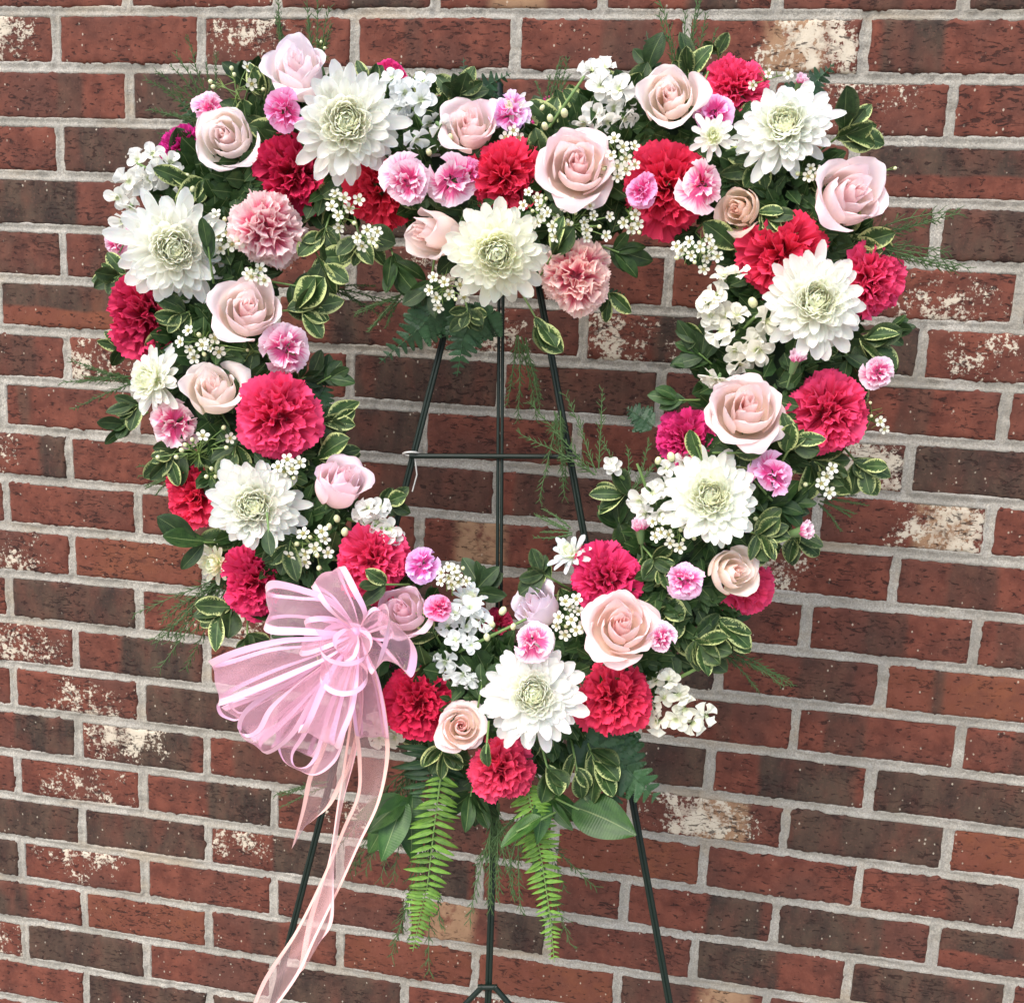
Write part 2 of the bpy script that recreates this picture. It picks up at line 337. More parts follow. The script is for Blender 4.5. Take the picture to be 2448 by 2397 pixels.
for r in range(-2, 26):
    par = 0 if r % 2 else 1
    for k in range(-6 + par, 16 + par, 2):
        if k < -5 or k > 17: continue
        rr = random.Random(r * 97 + k * 13)
        dx = rr.uniform(-.0014, .0014); dz = rr.uniform(-.0009, .0009); tilt = rr.uniform(-.0035, .0035)
        cx = (k + 1) * L2 + dx; cz = Z0 - (r - .5) * CH + dz
        # slight long-wave drift of the courses measured on the photograph
        cz += .0028 * math.sin((r - 2) / 9.0 * math.pi) * (1 if r < 12 else .3)
        o = link('brick', BM[rr.randrange(9)], wall, (cx - .6, rr.uniform(-.0008, .0008), cz))
        o.rotation_euler = (0, tilt, math.pi if False else 0); parse(o, LOOK.get(r, {}).get(k), rr)
        edges.append((cx, cz, tilt))
# mortar as one relief sheet, squeezed unevenly over the arrises of the bricks
def mortar():
    st = .0024; x0, x1, z0, z1 = -.30, 1.62, Z0 - 23.5 * CH, Z0 + .10
    nx, nz = int((x1 - x0) / st), int((z1 - z0) / st); X, Zz = np.meshgrid(np.linspace(x0, x1, nx), np.linspace(z0, z1, nz))
    S = np.full(X.shape, .02)
    for cx, cz, tl in edges:
        i0, i1 = int((cx - .11 - x0) / st), int((cx + .11 - x0) / st) + 1; j0, j1 = int((cz - .04 - z0) / st), int((cz + .04 - z0) / st) + 1
        i0, j0 = max(i0, 0), max(j0, 0)
        if i0 >= nx or j0 >= nz or i1 <= 0 or j1 <= 0: continue
        a = X[j0:j1, i0:i1] - cx; b = Zz[j0:j1, i0:i1] - cz + a * tl
        sd_ = np.maximum(np.abs(a) - .096, np.abs(b) - .029); S[j0:j1, i0:i1] = np.minimum(S[j0:j1, i0:i1], sd_)
    g = np.random.default_rng(3)
    def nz_(cell):
        q = g.normal(size=(int(nz / cell) + 3, int(nx / cell) + 3)); yi = np.linspace(0, q.shape[0] - 2.001, nz); xi = np.linspace(0, q.shape[1] - 2.001, nx)
        y0 = yi.astype(int); x0_ = xi.astype(int); fy = (yi - y0)[:, None]; fx = (xi - x0_)[None]
        fy = fy * fy * (3 - 2 * fy); fx = fx * fx * (3 - 2 * fx)
        A = q[y0][:, x0_]; B = q[y0][:, x0_ + 1]; C = q[y0 + 1][:, x0_]; D = q[y0 + 1][:, x0_ + 1]
        return A * (1 - fy) * (1 - fx) + B * (1 - fy) * fx + C * fy * (1 - fx) + D * fy * fx
    N1, N2, N3 = nz_(1.6), nz_(4.5), nz_(18)
    d = .0016 + .0016 * np.clip(S / .0055, 0, 1) - (N1 * .00045 + N2 * .0008 + N3 * .0008)     # depth behind the brick face
    ins = np.clip(-S / .0050, 0, 1); d = d - .0008 * np.exp(-((S + .0005) / .0022) ** 2) + ins ** 2 * (.010 + .0 * N2) 
    V = np.stack([X - .6, d, Zz], -1).reshape(-1, 3)
    link('mortar', mesh('mortar', V, grid_faces(nx, nz), None, [MORTAR], None, True), wall)
    J = Join()                              # the wall's solid body behind and beyond the modelled joints
    for (a, b, c, e) in ((-.62, 1.82, Z0 - 25.5 * CH, Z0 + .21),):
        J.add([(a - .6, .0125, c), (b - .6, .0125, c), (b - .6, .0125, e), (a - .6, .0125, e), (a - .6, .12, c), (b - .6, .12, c), (b - .6, .12, e), (a - .6, .12, e)],
              [(0, 1, 2, 3), (5, 4, 7, 6), (1, 5, 6, 2), (4, 0, 3, 7), (3, 2, 6, 7), (4, 5, 1, 0)])
    link('wall_core', J.mesh('wall_core', [MORTAR], False), wall)
mortar()
# the ground under the easel
GM = ground_material()
go = link('ground', mesh('ground', [(-12, -14, 0), (14, -14, 0), (14, 2, 0), (-12, 2, 0)], [(0, 1, 2, 3)], None, [GM])); go['kind'] = 'structure'

# ================================================================== shared petals and leaves
def rose_petal(R, h, ha, curl, rb=.12, spiral=.06, point=.0, seed=0, nu=17, nv=17, droop=0.0, belly=.55):
    g = np.random.default_rng(seed); u = np.linspace(-1, 1, nu); v = np.linspace(0, 1, nv); U, V = np.meshgrid(u, v)
    wdt = (.45 + .55 * np.sin(np.clip(V / belly, 0, 1) * math.pi / 2)) * np.sqrt(np.clip(1 - .80 * (np.clip(V - .58, 0, 1) / .42) ** 2.6, 0, 1))
    a = ha * wdt * U
    r = rb + (R - rb) * np.sin(np.clip(V / belly, 0, 1) * math.pi / 2) ** .85 - (R * .13) * np.clip(V - belly, 0, 1) / (1 - belly) * (1 if curl < .15 else 0)
    k = np.clip((V - .62) / .38, 0, 1); kk = k * (1 - .30 * U ** 2)
    r = r + curl * kk ** 1.8 + spiral * U + droop * V ** 2
    z = h * V * (1 - .13 * U ** 2 * V) - curl * .75 * kk ** 2.6 - droop * .8 * V ** 2.5 + point * np.exp(-(U / .35) ** 2) * V ** 6
    f = g.normal(size=3); r = r + .026 * np.sin(U * 3 * f[0] + V * 4 + f[1] * 5) * V + .012 * np.sin(U * 9 + f[2] * 5) * V ** 6 * min(R * 2, 1); z = z + .038 * np.sin(U * 4.2 + f[2] * 7) * V ** 3 * min(R * 2, 1)
    P = np.stack([r * np.cos(a), r * np.sin(a), z], -1).reshape(-1, 3); UV = np.stack([(U + 1) / 2, V], -1).reshape(-1, 2)
    return P, grid_faces(nu, nv), UV
def rose_set(kind):
    """list of (mesh, angle) for one rose; the radius of the head is 1"""
    S = {'cup': dict(o=1.06, c=.26, n=4, h=1.16), 'open': dict(o=1.0, c=.34, n=5, h=1.1), 'side': dict(o=.98, c=.36, n=4, h=1.34), 'bud': dict(o=.9, c=.20, n=3, h=1.2)}[kind]; L = []
    def add(arg, ang, mt, **kw):
        P, F, U = rose_petal(*arg, **kw); L.append((mesh('petal', P, F, U, [mt]), ang))
    sd = {'cup': 10, 'open': 60, 'bud': 120, 'side': 180}[kind]
    tight = kind in ('cup', 'bud', 'side')
    for i in range(3): add((.060 + .045 * i, 1.30 - .01 * i, 2.5, .0), i * 2.2, ROSE_CORE, rb=.05, spiral=.03, seed=sd + i)
    for i in range(3): add((.19 + .04 * i, 1.31 - .015 * i, 1.6, .0), 1 + i * 2.15, ROSE_CORE if i < 2 else ROSE, rb=.10, spiral=.045, seed=sd + 5 + i, point=.02)
    for i in range(3): add((.34 + .06 * i, 1.31 - .03 * i, 1.35, .02 + .015 * i), .4 + i * 2.25, ROSE, spiral=.075, seed=sd + 10 + i, point=.05)
    if kind != 'bud':
        for i in range(4 if kind == 'open' else 3): add((.57 + .05 * i, 1.27 - .05 * i, 1.15, .07 + .035 * i), .9 + i * 2.0, ROSE, spiral=.09, seed=sd + 20 + i, point=.05)
    for i in range(S['n']):
        R = (.76 + .03 * (i % 3)) * S['o'] if kind != 'bud' else .52 + .06 * i
        add((R, S['h'] - .06 * i * (1 if kind != 'bud' else .3), 1.0 + .1 * (i % 2), S['c'] * (.55 + .35 * (i % 3))), i * 2 * math.pi / S['n'] + .3 + .3 * (i % 2), ROSE, spiral=.07, seed=sd + 30 + i, point=.03)
    if kind == 'open':
        for i in range(3): add((.80, .84 - .12 * i, 1.05, .24 + .05 * i), 1.1 + i * 2.3, ROSE, spiral=.05, seed=sd + 45 + i, point=.02, droop=.04 + .03 * i)
    return L
ROSES = {k: rose_set(k) for k in ('cup', 'open', 'bud', 'side')}

def fan_petal(seed, mt, hw=.50, amp=.13, k1=7., nu=36, nv=8, serr=.075, bend=.0, name='petal', curlv=.0):
    g = np.random.default_rng(seed); U, V = np.meshgrid(np.linspace(-1, 1, nu), np.linspace(0, 1, nv) ** .8)
    wd = hw * (.12 + .88 * np.clip(V, 0, 1) ** .85); tooth = np.abs(((U * nu * .21 + .3 * np.sin(U * 9)) % 1) - .5) * 2
    R = V * (1 - .10 * U ** 2) + serr * (tooth - .5) * V ** 9 + .03 * np.sin(U * 5 + seed) * V ** 3
    x = R * np.sin(U * wd * 1.25) ; y = R * np.cos(U * wd * 1.25)
    p = g.random(5) * 6.28; kk = k1 * (.85 + .3 * g.random())
    z = amp * V ** 1.4 * (np.sin(kk * U + p[0]) + .55 * np.sin(kk * 1.9 * U + p[1] + 1.5 * V) + .25 * np.sin(kk * 3.7 * U + p[2] - 2 * V)) + bend * V ** 2
    x = x + amp * .45 * V ** 2 * np.sin(kk * 1.4 * U + p[3] + 2 * V); y = y + curlv * V ** 3 * np.sin(kk * U + p[4])
    return mesh(name, np.stack([x, y, z], -1).reshape(-1, 3), grid_faces(nu, nv), np.stack([(U + 1) / 2, V], -1).reshape(-1, 2), [mt])
CARN_OUT = [fan_petal(i, CARN, .62, .060, 6, bend=-.10) for i in range(5)]
CARN_IN = [fan_petal(20 + i, CARN, .52, .105, 6.5) for i in range(6)]
MINI_OUT = [fan_petal(40 + i, MINI, .95, .07, 3.2, nu=28, nv=7, bend=-.06, serr=.05) for i in range(4)]
MINI_IN = [fan_petal(50 + i, MINI, .56, .13, 6, nu=28, nv=7) for i in range(4)]
BIC_OUT = [fan_petal(60 + i, BICOL, .60, .07, 6, bend=-.10) for i in range(4)]
BIC_IN = [fan_petal(70 + i, BICOL, .50, .14, 7) for i in range(4)]

def mum_petal(seed, mt, w=.105, cup=.55, lift=.0, nu=7, nv=13, tip=.78, name='petal'):
    g = np.random.default_rng(seed); U, V = np.meshgrid(np.linspace(-1, 1, nu), np.linspace(0, 1, nv))
    wd = w * (.38 + .62 * np.sin(np.clip(V / .72, 0, 1) * math.pi / 2) ** 1.3) * np.sqrt(np.clip(1 - .93 * (np.clip(V - tip, 0, 1) / (1 - tip)) ** 2, 0, 1))
    x = wd * U + .02 * g.normal() * V ** 2; z = cup * wd * (U ** 2) * (1.15 - .45 * V) - .010 * np.cos(U * 3 * math.pi) * V + lift * V ** 2 + .015 * g.normal() * np.sin(V * 5)
    y = V * (1 - .0 * U); z = z + lift * 1.2 * np.clip(V - .8, 0, 1) ** 1.2
    return mesh(name, np.stack([x, y, z], -1).reshape(-1, 3), grid_faces(nu, nv), np.stack([(U + 1) / 2, V], -1).reshape(-1, 2), [mt])
MUM_OUT = [mum_petal(i, MUM, .118 + .012 * (i % 3), .55, -.08 + .05 * (i % 4), tip=.72 + .04 * (i % 3)) for i in range(6)]
MUM_MID = [mum_petal(10 + i, MUMM, .165, .75, .18) for i in range(4)]
MUM_IN = [mum_petal(20 + i, MUMC, .28, .6, .22, nu=5, nv=8) for i in range(3)]

def leaf(mt, w=.36, fold=.22, curl=.12, seed=0, nu=9, nv=13, tipk=1.0, name='leaf', wav=.02):
    g = np.random.default_rng(seed); U, V = np.meshgrid(np.linspace(-1, 1, nu), np.linspace(0, 1, nv)); f = g.random(3) * 6
    wd = w * np.sin(np.clip(V, 0, 1) ** (1.12 if tipk else .8) * math.pi) ** (.62 if tipk else .75); wd = np.maximum(wd, .012)
    x = wd * U; z = fold * np.abs(x) * (1 - .3 * V) - curl * (V - .15) ** 2 + wav * np.sin(V * 7 + U * 2 + f[0]) * np.abs(U) + .03 * np.sin(V * 3 + f[1]); y = V + 0 * U
    x = x + .05 * np.sin(V * 2.4 + f[2])
    return mesh(name, np.stack([x, y, z], -1).reshape(-1, 3), grid_faces(nu, nv), np.stack([(U + 1) / 2, V], -1).reshape(-1, 2), [mt])
LEAF_V = [leaf(LV, .29 + .025 * (i % 3), .25 + .1 * (i % 2), [.10, .25, -.05, .35, .16][i % 5], i, wav=.035) for i in range(8)]
LEAF_G = [leaf(LG, .25 + .02 * (i % 3), .22, [.10, .25, .05][i % 3], 30 + i) for i in range(5)]
LEAF_B = [leaf(LB, .36, .16, .12, 50, tipk=0), leaf(LB, .26, .2, .2, 51, tipk=0)]

FL = []
# ================================================================== flower builders
def place(P, fx, fy, roll=0.0):
    x, y, z = frame(P); n = (z + x * fx - y * fy).normalized(); q = quat_zx(n, x); return n, q @ Quaternion((0, 0, 1), roll)
used_v = {}
def stem_to(root, inv, P, n, length, r=.002, parent=None, name='stem'):
    J = Join(); J.tube([(0, 0, -.2 * length), (0, 0, -.6 * length), (0, 0, -length)], r, r * .9, 6); return link(name, J.mesh(name, [STEM]), root)
def rose(x, y, r, label, kind='cup', face=(0, -.3), off=.045, tint=W1, roll=None, tall=1.0):
    FL.append((x, y, r)); P = at(x, y, off); s = r * px(P); n, q = place(P, face[0], face[1], random.random() * 6 if roll is None else roll)
    t = thing('rose', P - n * (s * .62 * tall), label, 'rose', 'pale pink roses in the heart wreath', q)
    for me, a in ROSES[kind]:
        o = link('petal', me, t, (0, 0, -.05 * s), Quaternion((0, 0, 1), a + random.uniform(-.15, .15)), (s, s, s * tall), tint)
    J = Join(); J.ball((0, 0, 0), s * .20, 8, 6, 0); J.tube([(0, 0, 0), (0, 0, -.045)], .0028, .0026, 6)
    for i in range(5):
        a = i * 1.257; c, sn = math.cos(a), math.sin(a)
        J.add([(c * s * .1 - sn * s * .10, sn * s * .1 + c * s * .10, .0), (c * s * .1 + sn * s * .10, sn * s * .1 - c * s * .10, .0), (c * s * .62, sn * s * .62, s * .10), (c * s * .40, sn * s * .40, s * .10)], [(0, 1, 2, 3)])
    link('stem', J.mesh('stem', [CALYX]), t); return t
def carnation(x, y, r, label, face=(0, 0), off=.045, tint=W1, n=46, squash=1.0, sets=None, name='carnation', cat='carnation', group='crimson carnations in the heart wreath', depth=.62):
    FL.append((x, y, r)); P = at(x, y, off); s = r * px(P); nn, q = place(P, face[0], face[1], random.random() * 6); OUT, INN = sets or (CARN_OUT, CARN_IN)
    t = thing(name, P - nn * (s * .75 * depth), label, cat, group, q)
    lp = [random.random() * 6.28 for _ in range(3)]; la = .17 if n > 25 else .34; lopside, lph = random.uniform(6, 16), random.random() * 6.28
    for i in range(n):
        f = (i + .5) / n; az = i * 2.39996 + random.uniform(-.25, .25); el = R_(86 - 92 * f ** .72 + lopside * math.sin(az + lph) * f + random.uniform(-11, 11))
        outer = f > .55; me = random.choice(OUT if outer else INN); ln = s * (.98 + random.uniform(-.06, .07) if outer else .82 + .16 * f + random.uniform(-.05, .08)) * (1 if outer else 1.02)
        ln *= 1 + la * (math.sin(2 * az + lp[0]) * .5 + math.sin(3 * az + lp[1]) * .7 + math.sin(5 * az + lp[2]) * .4) * f
        d = Vector((math.cos(az) * math.cos(el), math.sin(az) * math.cos(el), math.sin(el) * depth * 1.35)); dl = d.length; d.normalize()
        nrm = Vector((-math.cos(az) * math.sin(el), -math.sin(az) * math.sin(el), math.cos(el))); xx = d.cross(nrm).normalized(); nrm = xx.cross(d)
        tw = Quaternion(d, random.uniform(-.9, .9) * (1 if not outer else .35)); m = Matrix((xx, d, nrm)).transposed().to_quaternion()
        k = ln * min(dl, 1.0) if el > .5 else ln; base = Vector((math.cos(az), math.sin(az), 0)) * s * .21 * f ** .5 if not outer else Vector((0, 0, 0))
        link('petal', me, t, base, tw @ m, (k * (1.0 if outer else .95), k, k), tint)
    J = Join(); J.tube([(0, 0, .12 * s), (0, 0, -.25 * s)], s * .20, s * .15, 8); J.tube([(0, 0, -.2 * s), (0, 0, -.2 * s - .04)], .0022, .002, 5); link('calyx', J.mesh('calyx', [CALYX]), t); return t
def mini(x, y, r, label, face=(0, 0), off=.055, tint=W1, n=None, big=False):
    n = n or random.choice((9, 11, 13, 15))
    return carnation(x, y, r * 1.06, label, face, off, tint, n if not big else 38, 1, (BIC_OUT, BIC_IN) if big else (MINI_OUT, MINI_IN), 'spray_carnation' if not big else 'two_tone_carnation', 'spray carnation' if not big else 'carnation', 'small pink and white spray carnations' if not big else 'two large pink and cream carnations', .7)
def mini_bud(x, y, r, label, ang=90, lift=.4, off=.05, tint=W1):
    P = at(x, y, off); s = r * px(P); X, Y, Z = frame(P); d = (X * math.cos(R_(ang)) + Y * math.sin(R_(ang)) + Z * lift).normalized(); q = quat_zx(d, X)
    t = thing('spray_carnation_bud', P - d * s * .9, label, 'flower bud', 'pink spray carnation buds', q)
    for i in range(9):
        a = i * 2.4; el = R_(84 - 3.2 * i); dd = Vector((math.cos(a) * math.cos(el), math.sin(a) * math.cos(el), math.sin(el))); nn = Vector((-math.cos(a) * math.sin(el), -math.sin(a) * math.sin(el), math.cos(el)))
        xx = dd.cross(nn); link('petal', random.choice(MINI_IN), t, (math.cos(a) * s * .15, math.sin(a) * s * .15, 0), Matrix((xx, dd, nn)).transposed().to_quaternion(), (s * .9, s * 1.75, s * .9), tint)
    J = Join(); J.tube([(0, 0, -s * .9), (0, 0, -s * .5), (0, 0, s * .1), (0, 0, s * .75)], s * .30, s * .52, 9); J.tube([(0, 0, -s * .8), (0, 0, -s * 2.6)], s * .12, s * .10, 5); link('calyx', J.mesh('calyx', [CALYX]), t)
def mum(x, y, r, label, face=(0, 0), off=.06, tint=W1, n=190, squash=1.0, rmin=0.0):
    FL.append((x, y, r * .8)); P = at(x, y, off); s = r * px(P); nn, q = place(P, face[0], face[1], random.random() * 6); big = n > 60
    A0, A1, A2, ph, fl_ = random.uniform(-7, 7), random.uniform(-12, 8), random.uniform(.03, .09), random.random() * 6.3, random.uniform(.8, 1.25); s *= .93
    t = thing('chrysanthemum', P - nn * s * .12, label, 'chrysanthemum', 'white chrysanthemums in the heart wreath', q)
    for i in range(n):
        f = (i + .5) / n; az = i * 2.39996 + random.uniform(-.12, .12)
        el = R_(82 - (58 + A0) * f ** (.31 * fl_) - (26 + A1 + 14 * math.sin(az + ph)) * f ** 3 + random.uniform(-6, 6) * (1 + 1.4 * f)); L = .29 + .47 * f ** .80 + .24 * f ** 2.5 + random.uniform(-.05, .06) * (1 if f > .6 else .4)
        L *= 1 + A2 * f * (math.sin(2 * az + ph) + .6 * math.sin(3 * az + 2 * ph))
        if f > .86 and random.random() < .3: L *= random.uniform(1.04, 1.14)
        me = random.choice(MUM_IN if f < .27 else (MUM_MID if f < .56 else MUM_OUT)); base = .10 * f ** .5 * s; ww = .80 + .22 * f if f >= .27 else .8
        d = Vector((math.cos(az) * math.cos(el), math.sin(az) * math.cos(el), math.sin(el))); nrm = Vector((-math.cos(az) * math.sin(el), -math.sin(az) * math.sin(el), math.cos(el))); xx = d.cross(nrm)
        link('petal', me, t, Vector((math.cos(az) * base, math.sin(az) * base, s * (.13 - .19 * f))), Quaternion(d, random.uniform(-.22, .22)) @ Matrix((xx, d, nrm)).transposed().to_quaternion(), (s * L * 1.1 if f < .27 else s * (.70 + .30 * f) * ww, s * L, s * .8), tint)
    J = Join(); J.ball((0, 0, s * .06), s * .20, 12, 7, 0, .75); J.tube([(0, 0, 0), (0, 0, -.05)], .003, .0028, 6, 1); link('flower_heart', J.mesh('flower_heart', [mat_heart, CALYX]), t); return t
mat_heart = mat('heart_green', (.66, .72, .36), .6)

STK = [mum_petal(200 + i, STOCK, .42, .5, .05, nu=9, nv=9, tip=.5) for i in range(4)]
STKF = [fan_petal(210 + i, STOCK, .62, .11, 4.5, nu=18, nv=7, serr=.0) for i in range(4)]
def floret(t, loc, d, s, n=9, tint=W1):
    J = Join(); J.tube([(0, 0, -.5 * s), (0, 0, .12 * s)], s * .10, s * .2, 6); q = quat_zx(d, Vector((.3, .9, .2))); f = link('floret', J.mesh('floret', [CALYX]), t, loc, q)
    ph = random.random() * 6
    for i in range(n):
        lay = i // 4; az = ph + i * 2 * math.pi / 4 + lay * .78 + random.uniform(-.2, .2); el = R_(12 + 27 * lay + random.uniform(-9, 9)); k = s * (1.0 - .2 * lay) * random.uniform(.9, 1.1)
        dd = Vector((math.cos(az) * math.cos(el), math.sin(az) * math.cos(el), math.sin(el))); nn = Vector((-math.cos(az) * math.sin(el), -math.sin(az) * math.sin(el), math.cos(el))); xx = dd.cross(nn)
        link('petal', random.choice(STK + STKF), f, (0, 0, 0), Quaternion(dd, random.uniform(-.4, .4)) @ Matrix((xx, dd, nn)).transposed().to_quaternion(), k, tint)
    return f
def stock(pts, label, axis=None, r=27, off=.05, tint=W1, buds=(), n=7):
    """pts: floret centres in picture units; axis: the stem's two ends"""
    P0 = at(*(axis[0] if axis else pts[0]), off - .02); t = thing('stock_stem', P0, label, 'stock flower', 'white stock flowers in the heart wreath')
    if axis:
        A, B = at(*axis[0], off - .02) - P0, at(*axis[1], off + .005) - P0; J = Join(); M_ = (A + B) * .5 + frame(P0)[2] * .01; J.tube([A, M_, B], .0020, .0014, 6)
        link('stem', J.mesh('stem', [STEM]), t)
    cx = sum(p[0] for p in pts) / len(pts); cy = sum(p[1] for p in pts) / len(pts)
    for x, y in pts:
        o = off + random.uniform(-.008, .012); P = at(x, y, o); X, Y, Z = frame(P); k = r * px(P) * random.uniform(.85, 1.15)
        d = Z + X * ((x - cx) / 70 + random.uniform(-.35, .35)) - Y * ((y - cy) / 70 + random.uniform(-.35, .35)); floret(t, P - P0, d, k, n, tint)
    for x, y, rr in buds:
        P = at(x, y, off + .012); k = rr * .8 * px(P); J = Join(); J.ball((0, 0, 0), k, 8, 7, 0, 1.35); J.ball((0, 0, -k * .75), k * .75, 8, 6, 1, 1.0); X, Y, Z = frame(P)
        if axis: J2 = None
        link('bud', J.mesh('bud', [BUD, CALYX]), t, P - P0, quat_zx(Y * .8 + Z * .5 + X * random.uniform(-.6, .6), X))
    return t

def wax_flower_mesh(seed):
    J = Join(); g = random.Random(seed)
    for i in range(5):
        a = i * 2 * math.pi / 5; c, s_ = math.cos(a), math.sin(a); V = []; U = []
        for v, wd, z in ((.28, .13, .02), (.5, .30, .03), (.78, .34, .10), (1.0, .14, .17)):
            for u in (-1, 0, 1):
                V.append((c * v - s_ * wd * u, s_ * v + c * wd * u, z + .05 * abs(u))); U.append(((u + 1) / 2, v))
        J.add(V, [(k * 3 + e, k * 3 + e + 1, k * 3 + e + 4, k * 3 + e + 3) for k in range(3) for e in range(2)], U, 0)
    J.tube([(0, 0, -.35), (0, 0, 0.0), (0, 0, .10)], .16, .36, 10, 1); J.ball((0, 0, .07), .2, 8, 5, 2, .6)
    for i in range(8): a = i * .785; J.ball((math.cos(a) * .27, math.sin(a) * .27, .13), .05, 4, 3, 2)
    return J.mesh('blossom', [WAX, BUD, STAMEN])
WAXM = [wax_flower_mesh(i) for i in range(2)]
def wax_bud_mesh():
    J = Join(); J.ball((0, 0, 0), .5, 8, 6, 0, 1.1); J.tube([(0, 0, -.9), (0, 0, -.4)], .12, .35, 6, 1); return J.mesh('bud', [BUD, CALYX])
WAXB = wax_bud_mesh()
def waxflower(x, y, label, pts, buds=(), needles=8, r=12, off=.055, ang=None):
    """root (x, y); pts: blossoms (x, y) in picture units; each blossom has a stalk from a shared twig"""
    P0 = at(x, y, off - .03); t = thing('waxflower_sprig', P0, label, 'waxflower', 'sprigs of tiny waxflowers'); S = Join(); N = Join()
    al = [(a, b, 0) for a, b in pts] + [(a, b, 1) for a, b in buds]; mid = at(sum(a[0] for a in al) / len(al) * .7 + x * .3, sum(a[1] for a in al) / len(al) * .7 + y * .3, off - .008) - P0
    S.tube([(0, 0, 0), mid * .5 + Vector((0, 0, .003)), mid], .0011, .0008, 5)
    for a, b, isb in al:
        P = at(a, b, off + random.uniform(-.004, .008)); X, Y, Z = frame(P); Q = P - P0; d = (Q - mid).normalized() * .7 + Z * (.9 if not isb else .2) + X * random.uniform(-.3, .3) + Y * random.uniform(-.3, .3); d.normalize()
        k = r * px(P) * random.uniform(.9, 1.12); S.tube([mid * random.uniform(.6, 1), (mid + Q) * .5 - Z * .003, Q - d * k * .3], .0006, .0005, 4)
        link('bud' if isb else 'blossom', WAXB if isb else random.choice(WAXM), t, Q, quat_zx(d, X) @ Quaternion((0, 0, 1), random.random() * 6), k * (.72 if isb else 1))
        for _ in range(2 if isb else 1):
            if needles:
                B_ = (mid + Q) * .5; e = B_ + ((Q - mid).normalized() * .6 + X * random.uniform(-.8, .8) + Y * random.uniform(-.8, .8)).normalized() * random.uniform(.006, .013); N.tube([B_, e], .0007, .0002, 3)
    X, Y, Z = frame(P0)
    for _ in range(needles):
        B_ = mid * random.uniform(.4, 1.0); N.tube([B_, B_ + (X * random.uniform(-1, 1) + Y * random.uniform(-1, 1) + Z * .5).normalized() * random.uniform(.010, .018)], .0007, .0002, 3)
    link('twig', S.mesh('twig', [STEM]), t)
    if N.n: o = link('needle_leaves', N.mesh('needle_leaves', [NEEDLE]), t); o['kind'] = 'stuff'
    return t

def leaf_at(t, P0, B, d, L, up, me, tint=W1, w=1.0):
    q_y = d.normalized(); z = (up - q_y * up.dot(q_y)).normalized(); x = q_y.cross(z); return link('leaf', me, t, B - P0, Matrix((x, q_y, z)).transposed().to_quaternion(), (L * w, L, L), tint)
def sprig(x, y, ang, label, n=6, L=64, kind='v', off=.02, spread=60, lift=.35, name=None, cat='leaves', w=1.0):
    P0 = at(x, y, off); X, Y, Z = frame(P0); k = px(P0); ms = {'v': LEAF_V, 'g': LEAF_G, 'b': LEAF_B[:1], 'c': LEAF_B[1:]}[kind]
    nm = {'v': 'variegated_leaf_sprig', 'g': 'green_leaf_sprig', 'b': 'salal_leaf_sprig', 'c': 'salal_leaf_sprig'}[kind]
    t = thing(nm, P0, label, cat, {'v': 'cream-edged variegated leaf sprigs', 'g': 'plain dark green leaf sprigs'}.get(kind, 'broad green leaves')); D = X * math.cos(R_(ang)) + Y * math.sin(R_(ang)); S = Join()
    tip = P0 + D * L * k * .45 + Z * .004; S.tube([P0 - D * .02 - Z * .02, P0, tip], .0013, .0009, 5)
    for i in range(n):
        a = ang + (0 if n == 1 else (i / (n - 1) - .5) * 2 * spread + random.uniform(-14, 14)); li = lift + random.uniform(-.3, .35)
        d = X * math.cos(R_(a)) + Y * math.sin(R_(a)) + Z * li; B = P0.lerp(tip, random.uniform(.0, 1.0) if n > 1 else 0); up = Z + X * random.uniform(-.8, .8) + Y * random.uniform(-.4, .8)
        leaf_at(t, P0, B, d, L * k * random.uniform(.6, 1.15), up, random.choice(ms), W1, w * random.uniform(.75, 1.1))
    link('twig', S.mesh('twig', [STEM]), t).location = -P0; return t

# ferns
def pinna_mesh(mt, kind):
    J = Join()
    if kind == 'sword':
        nv = 9; V = []; U = []
        for j in range(nv):
            v = j / (nv - 1); wd = .105 * (1 if v < .35 else (1 - (v - .35) / .65) ** .6 if v < 1 else 0.05) + .004; wd *= (.55 + v * 2 if v < .2 else 1)
            for u in (-1, 0, 1): V.append((wd * u + .06 * v * v + (.07 if u < 0 and v < .12 else 0), v, .05 * abs(u) + .10 * math.sin(v * 3) - .12 * v * v)); U.append(((u + 1) / 2, v))
        J.add(V, grid_faces(3, nv), U)
        return J.mesh('leaflet', [mt])
    # leatherleaf: a pinna cut into toothed lobes
    n = 9
    for i in range(n):
        f = i / n; ln = .30 * (1 - f) ** .8 + .05
        for sg in (-1, 1):
            b = Vector((0, f * .95 + .02, 0)); d = Vector((sg * .86, .5, 0)); e = Vector((-sg * .5, .86, 0)) * .062; z = .03 * random.uniform(-1, 1)
            J.add([b - e, b + e, b + d * ln * .6 + e * 1.0 + Vector((0, 0, z)), b + d * ln + Vector((0, 0, z - .02)), b + d * ln * .55 - e * 1.2 + Vector((0, 0, z))], [(0, 1, 2, 4)], None); 
            J.add([b + d * ln * .6 + e * 1.0 + Vector((0, 0, z)), b + d * ln + Vector((0, 0, z - .02)), b + d * ln * .55 - e * 1.2 + Vector((0, 0, z)), b + d * ln * .57 + Vector((0, 0, z))], [(0, 1, 2, 3)], None)
    J.add([(-.012, 0, .004), (.012, 0, .004), (.004, 1.02, 0), (-.004, 1.02, 0)], [(0, 1, 2, 3)]); return J.mesh('leaflet', [mt])
PIN_S = pinna_mesh(LS, 'sword'); PIN_SD = pinna_mesh(LF, 'sword'); PIN_L = [pinna_mesh(LF, 'leather') for _ in range(3)]
